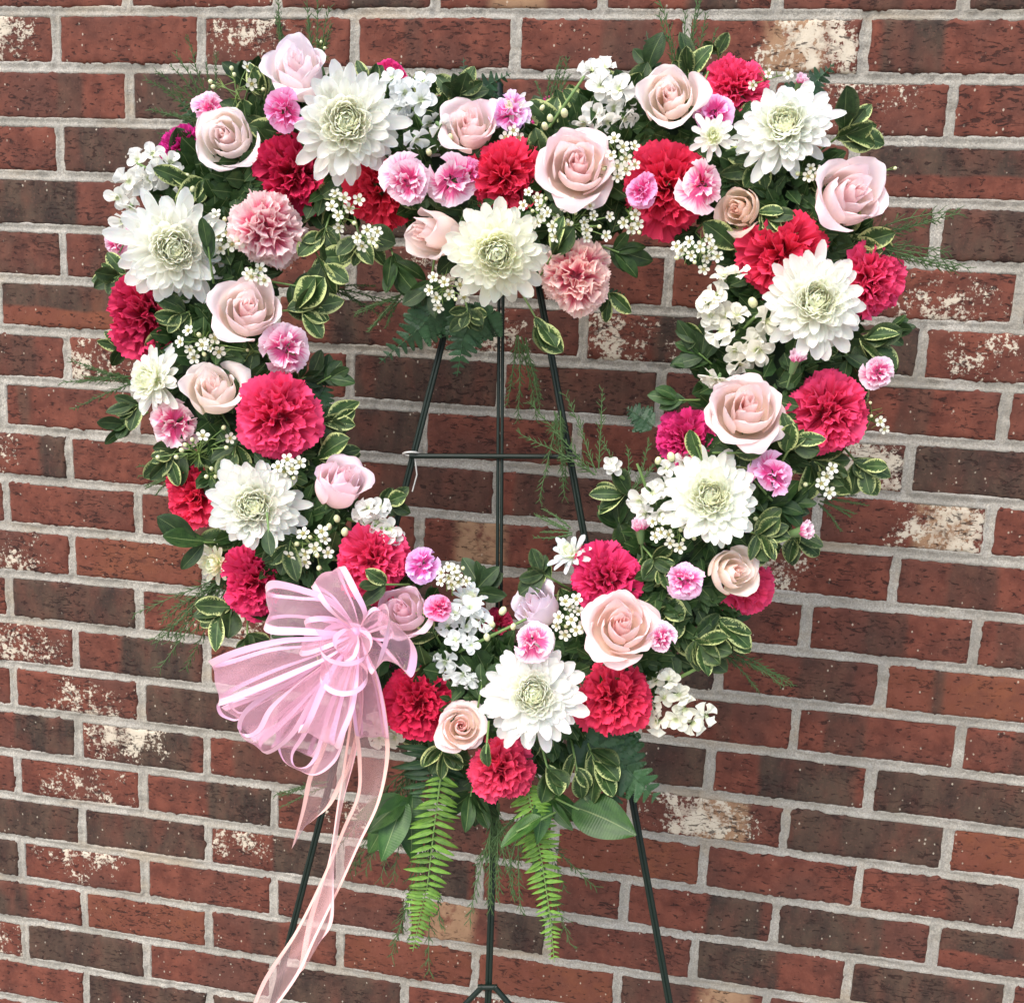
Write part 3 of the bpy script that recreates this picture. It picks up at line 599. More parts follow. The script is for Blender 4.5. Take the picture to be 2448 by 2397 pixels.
def fern(pts, label, wid=60, n=14, kind='leather', off=.01, name='fern_frond', tilt=.0, group='fern fronds', tipw=.08, base=.8, peak=.15):
    """pts: midrib in picture units from base to tip (x, y, off)"""
    W = [at(p[0], p[1], p[2] if len(p) > 2 else off) for p in pts]; P0 = W[0]; t = thing(name, P0, label, 'fern', group); J = Join()
    def at_f(f):
        f = f * (len(W) - 1); i = min(int(f), len(W) - 2); return W[i].lerp(W[i + 1], f - i)
    C = [at_f(i / 24) - P0 for i in range(25)]; J.tube(C, .0011, .0004, 5); link('midrib', J.mesh('midrib', [STEM if kind == 'sword' else LF]), t); X, Y, Z = frame(P0); k = px(P0)
    for i in range(n):
        f = (i + .5) / n; B = at_f(f * .985); T = (at_f(min(f + .05, 1)) - at_f(max(f - .05, 0))).normalized(); S = T.cross(Z).normalized()
        wv = (base + (1 - base) * f / peak if f < peak else (1 - (f - peak) / (1 - peak)) ** .8 * (1 - tipw) + tipw)
        for sg in (-1, 1):
            L = wid * k * wv * random.uniform(.80, 1.12); d = (S * sg + T * (.45 if kind == 'leather' else .20 + random.uniform(-.16, .18)) + Z * random.uniform(-.25, .15)).normalized(); up = Z + T * random.uniform(-.15, .3) + S * tilt * random.uniform(-1, 1)
            y = d; z = (up - y * up.dot(y)).normalized(); x = y.cross(z); me = PIN_S if kind == 'sword' else (PIN_SD if kind == 'dark' else random.choice(PIN_L))
            link('leaflet', me, t, B - P0 + T * (sg * .0006), Matrix((x, y, z)).transposed().to_quaternion(), (L * (sg * -1 if kind != 'leather' else 1) * (1.35 if wv < .5 and kind == 'sword' else 1), L, L))
    return t
def wisp(x, y, ang, label, L=120, n=5, spread=22, sag=0.0, off=-.005, dens=17, lift=.05):
    P0 = at(x, y, off); X, Y, Z = frame(P0); k = px(P0); t = thing('asparagus_fern_sprig', P0, label, 'asparagus fern', 'thin feathery asparagus fern sprigs'); J = Join()
    for s in range(n):
        a = ang + (0 if n == 1 else (s / (n - 1) - .5) * 2 * spread) + random.uniform(-5, 5); ln = L * k * random.uniform(.65, 1.05); p = (X * random.uniform(-1, 1) + Y * random.uniform(-1, 1)) * .005; pts = [p.copy()]; d = X * math.cos(R_(a)) + Y * math.sin(R_(a)) + Z * random.uniform(-.15, lift)
        d.normalize(); st = ln / 14
        for i in range(14):
            d = (d - Y * sag * .06 + X * random.uniform(-.06, .06) + Y * random.uniform(-.06, .06)).normalized(); p = p + d * st; pts.append(p.copy())
            for q in range(dens // 5 + (1 if random.random() < (dens % 5) / 5 else 0)):
                side = random.choice((-1, 1)); b = (d * random.uniform(.8, 1.6) + (X * -d.dot(Y) + Y * d.dot(X)) * side * random.uniform(.4, 1) + Z * random.uniform(-.4, .4)).normalized(); l = ln * .12 * random.uniform(.4, 1.2) * (1 - .4 * i / 14)
                e = p + b * l; J.tube([p, (p + e) * .5 + d * l * .08, e], .00050, .00022, 3)
                for _ in range(2): g = p + b * l * random.uniform(.3, .9); J.tube([g, g + (b + d * random.uniform(0, 1) + X * random.uniform(-.5, .5)).normalized() * l * .4], .00038, .00016, 3)
        J.tube(pts, .00085, .0004, 4)
    o = link('fronds', J.mesh('fronds', [WISP]), t); o['kind'] = 'stuff'; return t
# ================================================================== easel
EASEL = mat('easel_wire', (.003, .010, .006), .5, **{'Specular IOR Level': .3}); TIE = mat('clear_tie', (.75, .75, .70), .3, **{'Transmission Weight': .5})
def floor_pt(x0, y0, x1, y1, off):          # carry a leg on, in its own straight line, down to the ground
    A, B = at(x0, y0, off), at(x1, y1, off); s = A.z / (A.z - B.z); return A + (B - A) * s
TOP = at(953, 178, -.035)
ez = thing('wire_easel', (TOP.x, TOP.y, 0), 'dark green wire easel with splayed legs holding up the heart wreath', 'easel'); EO = Vector((TOP.x, TOP.y, 0))
def rod(name, A, B, r=.0030, gap=.0052, twin=True, parent=ez, side=None):
    J = Join(); d = (B - A).normalized(); s = side or d.cross(Vector((0, -1, 0))).normalized()
    for g in ((-.5, .5) if twin else (0,)): J.tube([A + s * g * gap, (A + B) / 2 + s * g * gap, B + s * g * gap], r, r, 8)
    o = link(name, J.mesh(name, [EASEL]), parent, -EO); return o
TL, TR = at(960, 182, -.035), at(957, 182, -.035)
rod('leg', TL, floor_pt(830, 665, 578, 1660, -.035), .0021, .0033); rod('leg', TR, floor_pt(1051, 680, 1238, 1710, -.035), .0021, .0033)
rod('centre_post', at(954, 178, -.028), at(946, 1440, -.028), .0018, .0042)
A_, B_ = at(944, 1400, -.045), at(927, 1900, -.045); s_ = A_.z / (A_.z - B_.z); rod('rear_leg', A_, A_ + (B_ - A_) * s_, .0021, .0033)
rod('crossbar', at(778, 866, -.022), at(1102, 867, -.022), .0027, .004, False)
for a, b in (((917, 1872), (868, 1922)), ((938, 1872), (985, 1926)), ((908, 1874), (944, 1874))): rod('leg_spreader', at(*a, -.040), at(*b, -.040), .0030, .0, False)
rod('top_peg', at(947, 160, -.03), at(948, 200, -.03), .0048, 0, False)
J = Join(); P = at(781, 862, -.024); X, Y, Z = frame(P)
J.tube([P + (X * math.cos(a) + Z * math.sin(a)) * .0085 + Y * .002 * math.sin(a) for a in [i * math.pi / 8 for i in range(17)]], .0012, .0012, 5)
J.tube([P - Y * .004 + X * .004, P - Y * .022 + X * .006, P - Y * .040 + X * .001], .0010, .0008, 4); link('cable_tie', J.mesh('cable_tie', [TIE]), ez, -EO)

# ================================================================== foam heart with its packing of leaves
PATH = [(950, 400), (850, 315), (740, 290), (640, 290), (520, 300), (430, 370), (395, 470), (390, 600), (420, 750), (490, 900), (575, 1040), (680, 1160), (800, 1265), (950, 1345), (1080, 1290), (1190, 1205), (1290, 1090), (1370, 960), (1440, 800), (1500, 640), (1515, 500), (1470, 370), (1380, 290), (1270, 275), (1150, 300), (1040, 340)]
def catmull(P, n, closed=False):
    P = [np.array(p, float) for p in P]; m_ = len(P); out = []; segs = m_ if closed else m_ - 1
    for i in range(segs):
        p0, p1, p2, p3 = (P[(i - 1) % m_], P[i], P[(i + 1) % m_], P[(i + 2) % m_]) if closed else (P[max(i - 1, 0)], P[i], P[i + 1], P[min(i + 2, m_ - 1)])
        for k in range(n):
            t = k / n; out.append(.5 * (2 * p1 + (p2 - p0) * t + (2 * p0 - 5 * p1 + 4 * p2 - p3) * t * t + (3 * p1 - p0 - 3 * p2 + p3) * t ** 3))
    if not closed: out.append(P[-1])
    return out
HP = catmull(PATH, 4, True); FO = at(950, 800, -.02)
base = thing('foam_heart', FO, 'dark green foam heart packed with leaves, behind all the flowers', 'wreath base')
J = Join(); pts = [at(p[0], p[1], -.012) for p in HP]; n = len(pts); V = []; k = 12
for i, p in enumerate(pts):
    t = (pts[(i + 1) % n] - pts[i - 1]).normalized(); Z = frame(p)[2]; a = t.cross(Z).normalized(); b = a.cross(t)
    for q in range(k): an = 2 * math.pi * q / k; V.append(p - FO + a * math.cos(an) * .044 + b * math.sin(an) * .026 + Vector((random.uniform(-1, 1), random.uniform(-1, 1), random.uniform(-1, 1))) * .002)
J.add(V, [(i * k + q, i * k + (q + 1) % k, ((i + 1) % n) * k + (q + 1) % k, ((i + 1) % n) * k + q) for i in range(n) for q in range(k)]); link('foam', J.mesh('foam', [FOAM], False), base)
# ================================================================== roses
rose(566, 142, 62, 'pale rose standing highest at the upper left of the heart, seen from the side', 'side', (-.15, -1.1), .05, (1, 1, 1.05), 1.0, 1.35)
rose(430, 262, 64, 'pale pink rose at the upper left edge above the deep red carnation', 'cup', (-.28, -.35), .055, W1, 2.0)
rose(470, 592, 68, 'pale pink rose in the left arm beside the dark crimson carnation, facing up', 'side', (.05, -.52), .06, (.98, .94, .95), 0.6, 1.1)
rose(406, 745, 62, 'creamy pink rose in the left arm touching the big hot pink carnation', 'side', (-.15, -.75), .055, (1.0, 1.0, .97), 3.1, 1.2)
rose(642, 922, 58, 'pink half-open rose on the inner left edge, above small white blossoms', 'side', (.45, -.95), .05, (1.0, .90, .98), 4.0, 1.3)
rose(893, 245, 56, 'pink rose near the top dip of the heart, under a small striped carnation', 'side', (-.05, -.75), .045, (1.0, .93, .94), .2, 1.25)
rose(1096, 316, 74, 'large open pink rose right of the middle red carnation, outer petals drooping', 'open', (.02, -.45), .065, (1.0, .93, .94), 1.7)
rose(1272, 190, 64, 'cream pink rose at the top right beside the white stock cluster', 'side', (-.12, -.5), .055, (1.0, .98, .95), 2.7, 1.1)
rose(1405, 398, 46, 'small tan-cream rose facing left, right of the large red carnation', 'cup', (-.45, -.15), .05, (.96, .86, .74), 1.2)
rose(1608, 375, 76, 'large pink rose at the outer upper right edge of the heart', 'side', (.6, -.5), .05, (1.0, .93, .96), .5, 1.15)
rose(1416, 780, 74, 'large dusty pink rose in the right arm below the white stock', 'open', (.12, -.5), .075, (.97, .91, .90), 2.2, 1.15)
rose(828, 442, 74, 'pink rosebud lying on its side left of the white chrysanthemum in the dip', 'bud', (-1.1, -.05), .055, (1.0, .94, .90), .9, 1.15)
rose(768, 1163, 58, 'mauve pink rose tucked behind the right side of the bow', 'cup', (-.35, -.45), .05, (.93, .80, .90), 2.0)
rose(1390, 1085, 52, 'small peach-white rose facing right over the outermost lower right carnation', 'cup', (.55, -.1), .06, (1.0, .97, .90), 3.3, 1.1)
rose(1180, 1190, 70, 'wide pink rose in the lower right arm between two crimson carnations', 'open', (.12, -.42), .085, (1.0, .91, .90), 1.0)
rose(1022, 1158, 50, 'lavender-white rose turned away on the inner lower edge of the heart', 'side', (-.6, -1.0), .03, (.93, .93, 1.03), 5.0, 1.3)
rose(876, 1380, 46, 'small round pink rose with a tight spiral near the bottom of the heart', 'open', (.02, -.15), .06, (1.0, .93, .91), 4.4, .85)

# ================================================================== carnations
RED, HOT, MAG, DEEP = (1.1, 1.3, .95), (1.12, 1.9, 1.5), (1.0, 1.2, 1.8), (.85, .7, .8)
carnation(557, 332, 77, 'deep red carnation under the largest upper left chrysanthemum', (-.1, .05), .040, DEEP)
carnation(727, 368, 72, 'scarlet carnation half covered by a chrysanthemum and a striped spray carnation', (0, .25), .034, (1.08, 1.1, .70))
carnation(962, 342, 74, 'red carnation in the middle of the top edge beside the big open rose', (0, .1), .05, RED)
carnation(1270, 358, 86, 'very large crimson carnation at the top right with two little pink flowers on it', (.05, .1), .05, RED)
carnation(1485, 487, 84, 'large crimson carnation in the upper right arm over the white chrysanthemum', (-.05, -.05), .055, RED)
carnation(1672, 535, 68, 'crimson carnation on the far right outer edge, seen nearly side on', (.95, .1), .03, HOT)
carnation(1394, 150, 62, 'bright red-pink carnation at the very top right, facing upward', (0, -.75), .035, HOT)
carnation(737, 142, 40, 'magenta carnation peeping out behind the top left stock cluster', (0, -.9), .0, MAG)
carnation(334, 272, 46, 'dark magenta carnation on the upper left outer edge seen from behind', (-.9, -.8), .02, (.85, .9, 2.2))
carnation(271, 598, 77, 'dark crimson carnation on the left outer edge under the chrysanthemum', (-.3, 0), .045, (.85, .9, .9))
carnation(531, 797, 81, 'big hot pink-red carnation in the middle of the left arm', (.05, .1), .065, HOT)
carnation(364, 938, 66, 'crimson carnation at the outer left edge half behind a chrysanthemum', (-.6, 0), .02, RED)
carnation(480, 1108, 66, 'crimson carnation just above the left loops of the bow', (-.3, .1), .035, (1, 1.1, 1.2))
carnation(713, 1062, 71, 'crimson carnation on the inner lower left edge above the bow', (.05, -.1), .05, HOT)
carnation(1151, 1096, 68, 'crimson carnation on the inner lower right edge above the wide rose', (-.1, -.15), .05, (1, 1.1, 1.3))
carnation(1168, 1325, 74, 'scarlet carnation right of the bottom chrysanthemum', (.1, .1), .055, (1.08, 1.4, 1.0))
carnation(796, 1334, 71, 'deep red carnation touching the lower right side of the bow', (-.05, 0), .05, (1.0, .8, .8))
carnation(952, 1470, 63, 'bright coral-red carnation lowest of all at the tip of the heart', (0, .45), .055, (1.1, 2.0, 1.3), depth=.8)
carnation(1583, 786, 78, 'hot pink-red carnation on the outer edge of the right arm beside the dusty rose', (.35, .05), .05, HOT)
carnation(1287, 824, 58, 'magenta-red carnation on the inner right edge behind a cream-edged leaf', (-.7, -.35), .03, (.9, 1.0, 1.6))
carnation(1420, 1112, 60, 'crimson carnation behind the small peach-white rose at the lower right', (.5, .2), .02, HOT)
carnation(1062, 208, 48, 'dark magenta carnation half hidden behind the top right stock stems', (-.2, -.7), -.01, (.7, .7, 1.6))
carnation(945, 1178, 30, 'very dark red carnation deep behind the lower stock cluster', (0, -.6), .0, (.5, .4, .5), n=22)
carnation(762, 1262, 34, 'purple-red carnation glimpsed through the bow\'s right loop', (.2, 0), .01, (.7, .8, 2.0), n=24)

# ================================================================== chrysanthemums
mum(660, 235, 112, 'largest white chrysanthemum, at the upper left between two pale roses and red carnations', (0, -.12), 0.082)
mum(330, 472, 108, 'white chrysanthemum on the outer left edge above the dark crimson carnation', (.05, .02), 0.074)
mum(944, 481, 100, 'cream-white chrysanthemum hanging in the top dip of the heart', (0, .05), 0.089, (1, 1, .93))
mum(1490, 242, 98, 'white chrysanthemum at the upper right corner, tilted upward', (.0, -.42), 0.069, (1, 1.01, 1.03))
mum(1548, 575, 104, 'white chrysanthemum in the upper right arm beside the far right carnation', (.18, -.22), 0.076)
mum(290, 722, 74, 'white chrysanthemum on the left outer edge seen from the side', (-1.0, -.12), 0.059, W1, 90)
mum(482, 962, 98, 'white chrysanthemum in the lower left arm, dark leaf over one side', (.0, -.12), 0.074)
mum(1350, 945, 97, 'white chrysanthemum in the lower right arm under the dusty rose', (.02, -.18), 0.076, (1, 1.01, 1.0))
mum(1013, 1318, 106, 'large white chrysanthemum at the bottom of the heart above the coral carnation', (.0, -.02), 0.084, (1, 1, 1.03))
mum(1354, 260, 50, 'small white chrysanthemum between the top right roses and corner chrysanthemum', (.05, -.25), 0.089, W1, 42)
mum(972, 205, 46, 'little white daisy-like bloom behind the striped spray carnation at the top', (0, -.9), 0.034, W1, 34)
mum(1085, 1052, 52, 'little white bloom pointing up left behind the inner lower right carnation', (-.7, -.8), 0.034, (.96, 1, 1.06), 40)
mum(892, 1140, 46, 'little white daisy-like bloom above the lower stock cluster', (.1, -.95), 0.029, (.96, 1, 1.06), 30)
mum(412, 1068, 54, 'cream bloom half hidden left of the carnation above the bow', (-.9, .3), 0.019, (1, .97, .82), 40)

# ================================================================== spray carnations
PK = (1, .8, .9)
mini(536, 210, 36, 'deep pink striped spray carnation between the highest rose and the largest chrysanthemum', (-.4, -.1), .085, (.9, .55, .8))
mini(395, 200, 28, 'small pink spray carnation behind the upper left rose', (-.3, -.8), .02, PK)
mini(774, 345, 43, 'pink and white spray carnation in front of the scarlet carnation at the top', (-.1, 0), .085)
mini(858, 343, 42, 'pink and white spray carnation under the top middle rose', (.1, .05), .07)
mini(898, 330, 27, 'dark pink ribbed spray carnation at the left edge of the middle red carnation', (.5, -.2), .06, (.85, .5, .75))
mini(508, 436, 66, 'two-tone pink carnation with cream rims in the upper left arm', (.05, 0), .055, W1, big=True)
mini(1095, 527, 64, 'two-tone pink carnation with peach rims right of the dip chrysanthemum', (.05, 0), .05, (1.02, .97, .9), big=True)
mini(548, 664, 42, 'pale-edged pink spray carnation on the inner edge of the left arm', (.3, .1), .055)
mini(329, 806, 42, 'pink and white spray carnation below the side-on chrysanthemum', (-.2, .1), .055, (1, .95, .9))
mini(969, 208, 36, 'lilac-pink spray carnation at the very top of the dip', (0, -.6), .045, (1, .9, 1.15))
mini(1354, 213, 36, 'bright pink spray carnation below the topmost right carnation', (-.1, -.2), .06, (1, .75, 1.0))
mini(1563, 215, 20, 'tiny pink spray carnation at the tip of the corner chrysanthemum', (.6, -.3), .045, (1, .7, 1))
mini(1216, 363, 27, 'round ribbed pink spray carnation on the left of the very large crimson carnation', (-.2, 0), .085, (.95, .6, .85))
mini(1338, 352, 40, 'pink and white spray carnation on the right of the very large crimson carnation', (.2, 0), .085, (1.05, 1, .95))
mini(216, 462, 22, 'small pale pink spray carnation at the far left edge', (-.6, .1), .03, (1, .9, .95))
mini(1673, 710, 28, 'pale pink spray carnation at the outer right edge above the hot pink carnation', (.5, .2), .05, W1)
mini(1474, 904, 34, 'magenta and white spray carnation right of the lower right chrysanthemum', (.3, .1), .075, (.95, .75, .95))
mini(1302, 1103, 32, 'magenta and white spray carnation left of the small peach-white rose', (.1, .0), .085, (1, .85, 1))
mini(1261, 1214, 24, 'small pink spray carnation at the right edge of the wide lower rose', (.5, .2), .085, W1)
mini(1012, 1212, 34, 'white-rimmed magenta spray carnation above the bottom chrysanthemum', (0, -.3), .10, (1.05, 1, 1))
mini(806, 1073, 31, 'orchid pink spray carnation right of the inner lower left carnation', (.2, 0), .05, (1, .85, 1.2))
mini(835, 1152, 24, 'round deep pink spray carnation right of the mauve rose', (0, -.1), .07, (1, .55, .75))
mini_bud(1521, 153, 14, 'small pink bud beside the dark fern at the top right corner', 70)
mini_bud(247, 440, 14, 'small pink bud left of the outer left chrysanthemum', 60, off=.075)
mini_bud(1512, 680, 18, 'salmon pink bud below the upper right arm chrysanthemum', 75, off=.075)
mini_bud(1215, 1000, 19, 'pink bud on the inner lower right edge below the white stock', 95)
mini_bud(1527, 1008, 20, 'pink bud sticking out at the right edge over brick', 15)

def clear(c, f=.72): return all((c[0] - a) ** 2 + (c[1] - b) ** 2 > (r * f) ** 2 for a, b, r in FL)
n = len(HP); cnt = 0
for i in range(4000):
    if cnt >= 280: break
    f = random.random() * n; i0 = int(f) % n; p = np.array(HP[i0]); t = np.array(HP[(i0 + 1) % n]) - np.array(HP[i0 - 1]); t = t / np.linalg.norm(t); nr = np.array((t[1], -t[0])); sd_ = random.choice((-1, 1)); rr_ = random.uniform(.1, 1) ** .7
    c = p + nr * sd_ * 92 * rr_ + t * random.uniform(-12, 12); 
    if not clear(c): continue
    cnt += 1; P = at(c[0], c[1], .030 - .034 * rr_ + random.uniform(-.006, .008)); X, Y, Z = frame(P)
    dv = nr * sd_ * (.3 + rr_) + t * random.uniform(-1.3, 1.3); d = (X * dv[0] - Y * dv[1]).normalized() + Z * random.uniform(-.15, .5)
    leaf_at(base, FO, P, d, random.uniform(56, 80) * px(P), Z + X * random.uniform(-.6, .6) + Y * random.uniform(-.3, .7), random.choice(LEAF_G + LEAF_V[:3] if random.random() < .65 else LEAF_V))

J = Join(); G = random.Random(77)
for i in range(5200):
    f = G.random() * n; i0 = int(f) % n; p = np.array(HP[i0]); t = np.array(HP[(i0 + 1) % n]) - np.array(HP[i0 - 1]); t = t / np.linalg.norm(t); nr = np.array((t[1], -t[0])); q_ = G.uniform(-1, 1); c = p + nr * q_ * 112 + t * G.uniform(-12, 12)
    if not clear(c, .8): continue
    P = at(c[0], c[1], .034 - .04 * q_ * q_ + G.uniform(-.008, .010)) - FO; X, Y, Z = frame(P + FO); dv = nr * q_ * 1.4 + t * G.uniform(-1, 1) + np.array((G.uniform(-.5, .5), G.uniform(-.5, .5)))
    d = (X * dv[0] - Y * dv[1]).normalized() + Z * G.uniform(-.1, .9); d.normalize(); L_ = G.uniform(.012, .027); sx = d.cross(Z + X * G.uniform(-.6, .6)).normalized() * L_ * G.uniform(.20, .42); up_ = sx.cross(d).normalized() * L_ * .12
    e = P + d * L_; J.add([P, P + d * L_ * .35 + sx + up_, P + d * L_ * .75 + sx * .8 + up_, e, P + d * L_ * .75 - sx * .8 + up_, P + d * L_ * .35 - sx + up_, P + d * L_ * .4, P + d * L_ * .75], [(0, 1, 6, 5), (1, 2, 7, 6), (6, 7, 4, 5), (7, 2, 3, 4)], [(.5, 0), (.95, .35), (.9, .75), (.5, 1), (.1, .75), (.05, .35), (.5, .4), (.5, .75)])
o = link('small_foliage', J.mesh('small_foliage', [LG]), base); o['kind'] = 'stuff'

# ================================================================== stock
def ring(cx, cy, rx, ry, n, seed):
    g = random.Random(seed); return [(cx + rx * math.sqrt((i + .5) / n) * math.cos(i * 2.4) + g.uniform(-4, 4), cy + ry * math.sqrt((i + .5) / n) * math.sin(i * 2.4) + g.uniform(-4, 4)) for i in range(n)]
stock([(262, 305), (290, 295), (322, 310), (245, 345), (282, 340), (225, 375), (250, 392), (345, 355), (235, 420), (300, 330)], 'white stock cluster on the upper left outer edge above a chrysanthemum', ((350, 355), (260, 310)), 26, .045, buds=((365, 360, 7), (355, 335, 6)))
stock([(745, 150), (770, 175), (800, 190), (760, 205), (785, 225), (815, 235), (838, 240), (830, 275), (790, 265), (765, 180), (805, 158)], 'bluish white stock cluster between the largest chrysanthemum and the top middle rose', ((830, 290), (760, 160)), 27, .045, (.97, 1, 1.05), buds=((822, 250, 8), (855, 262, 8), (815, 290, 7)))
stock([(1125, 135), (1150, 130), (1140, 165), (1175, 170), (1195, 190), (1165, 205), (1130, 218), (1110, 235), (1155, 232), (1185, 225)], 'white stock cluster at the top right beside the cream pink rose', ((1035, 255), (1110, 145)), 27, .04, buds=((1045, 225, 8), (1035, 240, 8), (1072, 215, 9), (1030, 205, 6)))
stock([(1375, 525), (1360, 560), (1345, 575), (1378, 600), (1425, 655), (1350, 600), (1400, 520), (1370, 630), (1395, 665), (1430, 640), (1455, 610), (1405, 690), (1440, 665), (1365, 720), (1350, 715), (1400, 600)], 'tall white stock spike on the inner upper right edge beside a chrysanthemum', ((1380, 650), (1500, 545)), 28, .045, (1, .99, .94), buds=((1430, 575, 11), (1476, 578, 11), (1480, 535, 9), (1505, 545, 9)))
stock([(1265, 890), (1240, 935), (1215, 950), (1225, 975), (1260, 925), (1255, 975), (1300, 880)], 'white stock cluster left of the lower right chrysanthemum', ((1240, 960), (1210, 880)), 24, .04, buds=((1275, 868, 10), (1250, 875, 8)))
stock([(1160, 880), (1166, 886)], 'single white stock blossom standing apart over the easel gap', ((1195, 920), (1163, 888)), 19, .03)
stock([(865, 1165), (895, 1155), (850, 1190), (885, 1190), (915, 1180), (865, 1215), (895, 1225), (845, 1255), (880, 1280), (895, 1290), (860, 1285)], 'white stock cluster at the bottom between the mauve rose and the large chrysanthemum', ((855, 1245), (1000, 1175)), 24, .05, (.96, 1, 1.04), buds=((955, 1160, 9), (935, 1185, 7), (975, 1190, 7), (925, 1210, 8)))
stock([(1245, 1290), (1270, 1290), (1262, 1325), (1290, 1320), (1300, 1345), (1285, 1365), (1315, 1372), (1340, 1358), (1250, 1370), (1240, 1340)], 'white stock cluster sticking out at the lower right over brick', ((1245, 1310), (1380, 1240)), 25, .03, (1, 1, .93), buds=((1378, 1240, 7), (1365, 1225, 6)))
stock([(690, 975), (715, 990), (740, 1005), (700, 965), (752, 1020), (720, 965)], 'white stock cluster on the inner lower left edge above the crimson carnation', ((660, 985), (735, 1005)), 24, .04, buds=((640, 985, 8), (625, 1000, 7), (655, 1010, 9)))
stock([(735, 1385), (750, 1400), (720, 1400), (712, 1375)], 'cream stock petals showing below the bow', None, 24, .01, (1, .98, .88))

# ================================================================== waxflowers
def wf(cx, cy, label, n, rx, ry, root, nb=2, seed=0, needles=8, r=12, off=.06):
    n += 2; p = ring(cx, cy, rx * 1.15, ry * 1.15, n + nb, seed); random.Random(seed).shuffle(p); waxflower(root[0], root[1], label, p[:n], p[n:], needles, r, off)
wf(425, 440, 'white waxflowers left of the two-tone upper left carnation', 7, 34, 40, (440, 490), 1, 1, 4, 13)
wf(490, 522, 'waxflowers just above the left arm rose', 2, 18, 16, (470, 510), 1, 2, 2, 13, .07)
wf(375, 655, 'waxflowers between the left arm roses and the dark crimson carnation', 5, 38, 26, (400, 640), 2, 3, 12, 12)
wf(655, 400, 'waxflowers left of the scarlet top carnation', 5, 32, 36, (640, 440), 1, 4, 5)
wf(1180, 300, 'waxflowers between the big open rose and the very large crimson carnation', 7, 30, 42, (1150, 350), 1, 5, 4)
wf(1095, 420, 'dense waxflowers below the big open rose', 13, 62, 38, (1080, 440), 3, 6, 10, 11)
wf(1020, 395, 'tiny waxflower cups at the right of the middle red carnation', 4, 26, 28, (1040, 430), 2, 7, 4, 10, .065)
wf(845, 555, 'waxflowers below the sideways rosebud', 6, 38, 28, (840, 520), 1, 8, 12, 12)
wf(700, 455, 'waxflowers hanging under the scarlet top carnation', 3, 22, 24, (715, 430), 1, 9, 4)
wf(1325, 480, 'waxflowers under the very large crimson carnation', 8, 45, 28, (1340, 450), 3, 10, 10, 12)
wf(1205, 425, 'waxflower with long needles right of the big open rose', 2, 20, 22, (1190, 400), 1, 11, 22, 11)
waxflower(450, 215, 'waxflower twig with round buds at the upper left outer edge', [(478, 160), (470, 128)], [(400, 155), (405, 165), (440, 130), (445, 142), (500, 170)], 14, 11, .04)
waxflower(380, 880, 'waxflower twig with round buds left of the big hot pink carnation', [(437, 832), (385, 828)], [(300, 868), (352, 845), (335, 868), (345, 855), (425, 812), (430, 850), (365, 835)], 26, 12, .06)
waxflower(430, 910, 'three waxflower buds on thin stalks over the outer left carnation', [], [(402, 890), (410, 905), (392, 905)], 6, 12, .06)
wf(548, 890, 'waxflowers below the big hot pink carnation', 3, 22, 22, (560, 930), 1, 12, 12, 12)
wf(590, 1040, 'waxflowers above the top loops of the bow', 6, 40, 34, (620, 1010), 4, 13, 6, 13)
wf(1082, 1175, 'waxflowers left of the wide lower rose', 8, 26, 38, (1090, 1220), 1, 14, 3, 12)
wf(1280, 1010, 'waxflowers below the lower right chrysanthemum', 9, 42, 30, (1290, 990), 3, 15, 8, 12)
wf(862, 1092, 'pale waxflowers right of the orchid pink spray carnation', 7, 26, 22, (860, 1130), 1, 16, 2, 11, .045)
waxflower(1520, 925, 'waxflowers at the outer right edge over brick', [(1570, 905), (1580, 890), (1560, 918), (1575, 935)], [(1530, 920)], 6, 12, .03)
waxflower(1620, 350, 'waxflower twig with buds at the far upper right', [(1672, 325)], [(1700, 320), (1655, 318)], 4, 10, .03)
waxflower(1440, 160, 'waxflower cups around the topmost right carnation', [(1460, 140), (1497, 140), (1430, 162)], [], 2, 10, .05)
waxflower(1545, 335, 'waxflowers on leaves under the corner chrysanthemum', [(1540, 320), (1548, 335), (1535, 335), (1560, 325)], [(1515, 330)], 3, 11, .06)
waxflower(1640, 800, 'waxflower stalks poking out right of the hot pink carnation', [(1672, 800), (1680, 815)], [(1653, 765), (1655, 790)], 3, 10, .03)
waxflower(610, 110, 'tall waxflower twig rising above the highest rose', [], [(610, 80), (617, 92), (603, 78)], 34, 9, .0)
waxflower(560, 690, 'budded waxflower twig above the left arm rose cluster', [(390, 650), (400, 662)], [(500, 640), (470, 665)], 10, 9, .05)
waxflower(935, 290, 'waxflowers under the lilac-pink spray carnation', [(975, 248), (960, 262), (985, 262)], [(970, 255)], 8, 12, .04)
waxflower(1490, 1010, 'waxflower cup right of the lower right chrysanthemum', [(1459, 990)], [(1435, 985), (1440, 1000)], 5, 11, .05)

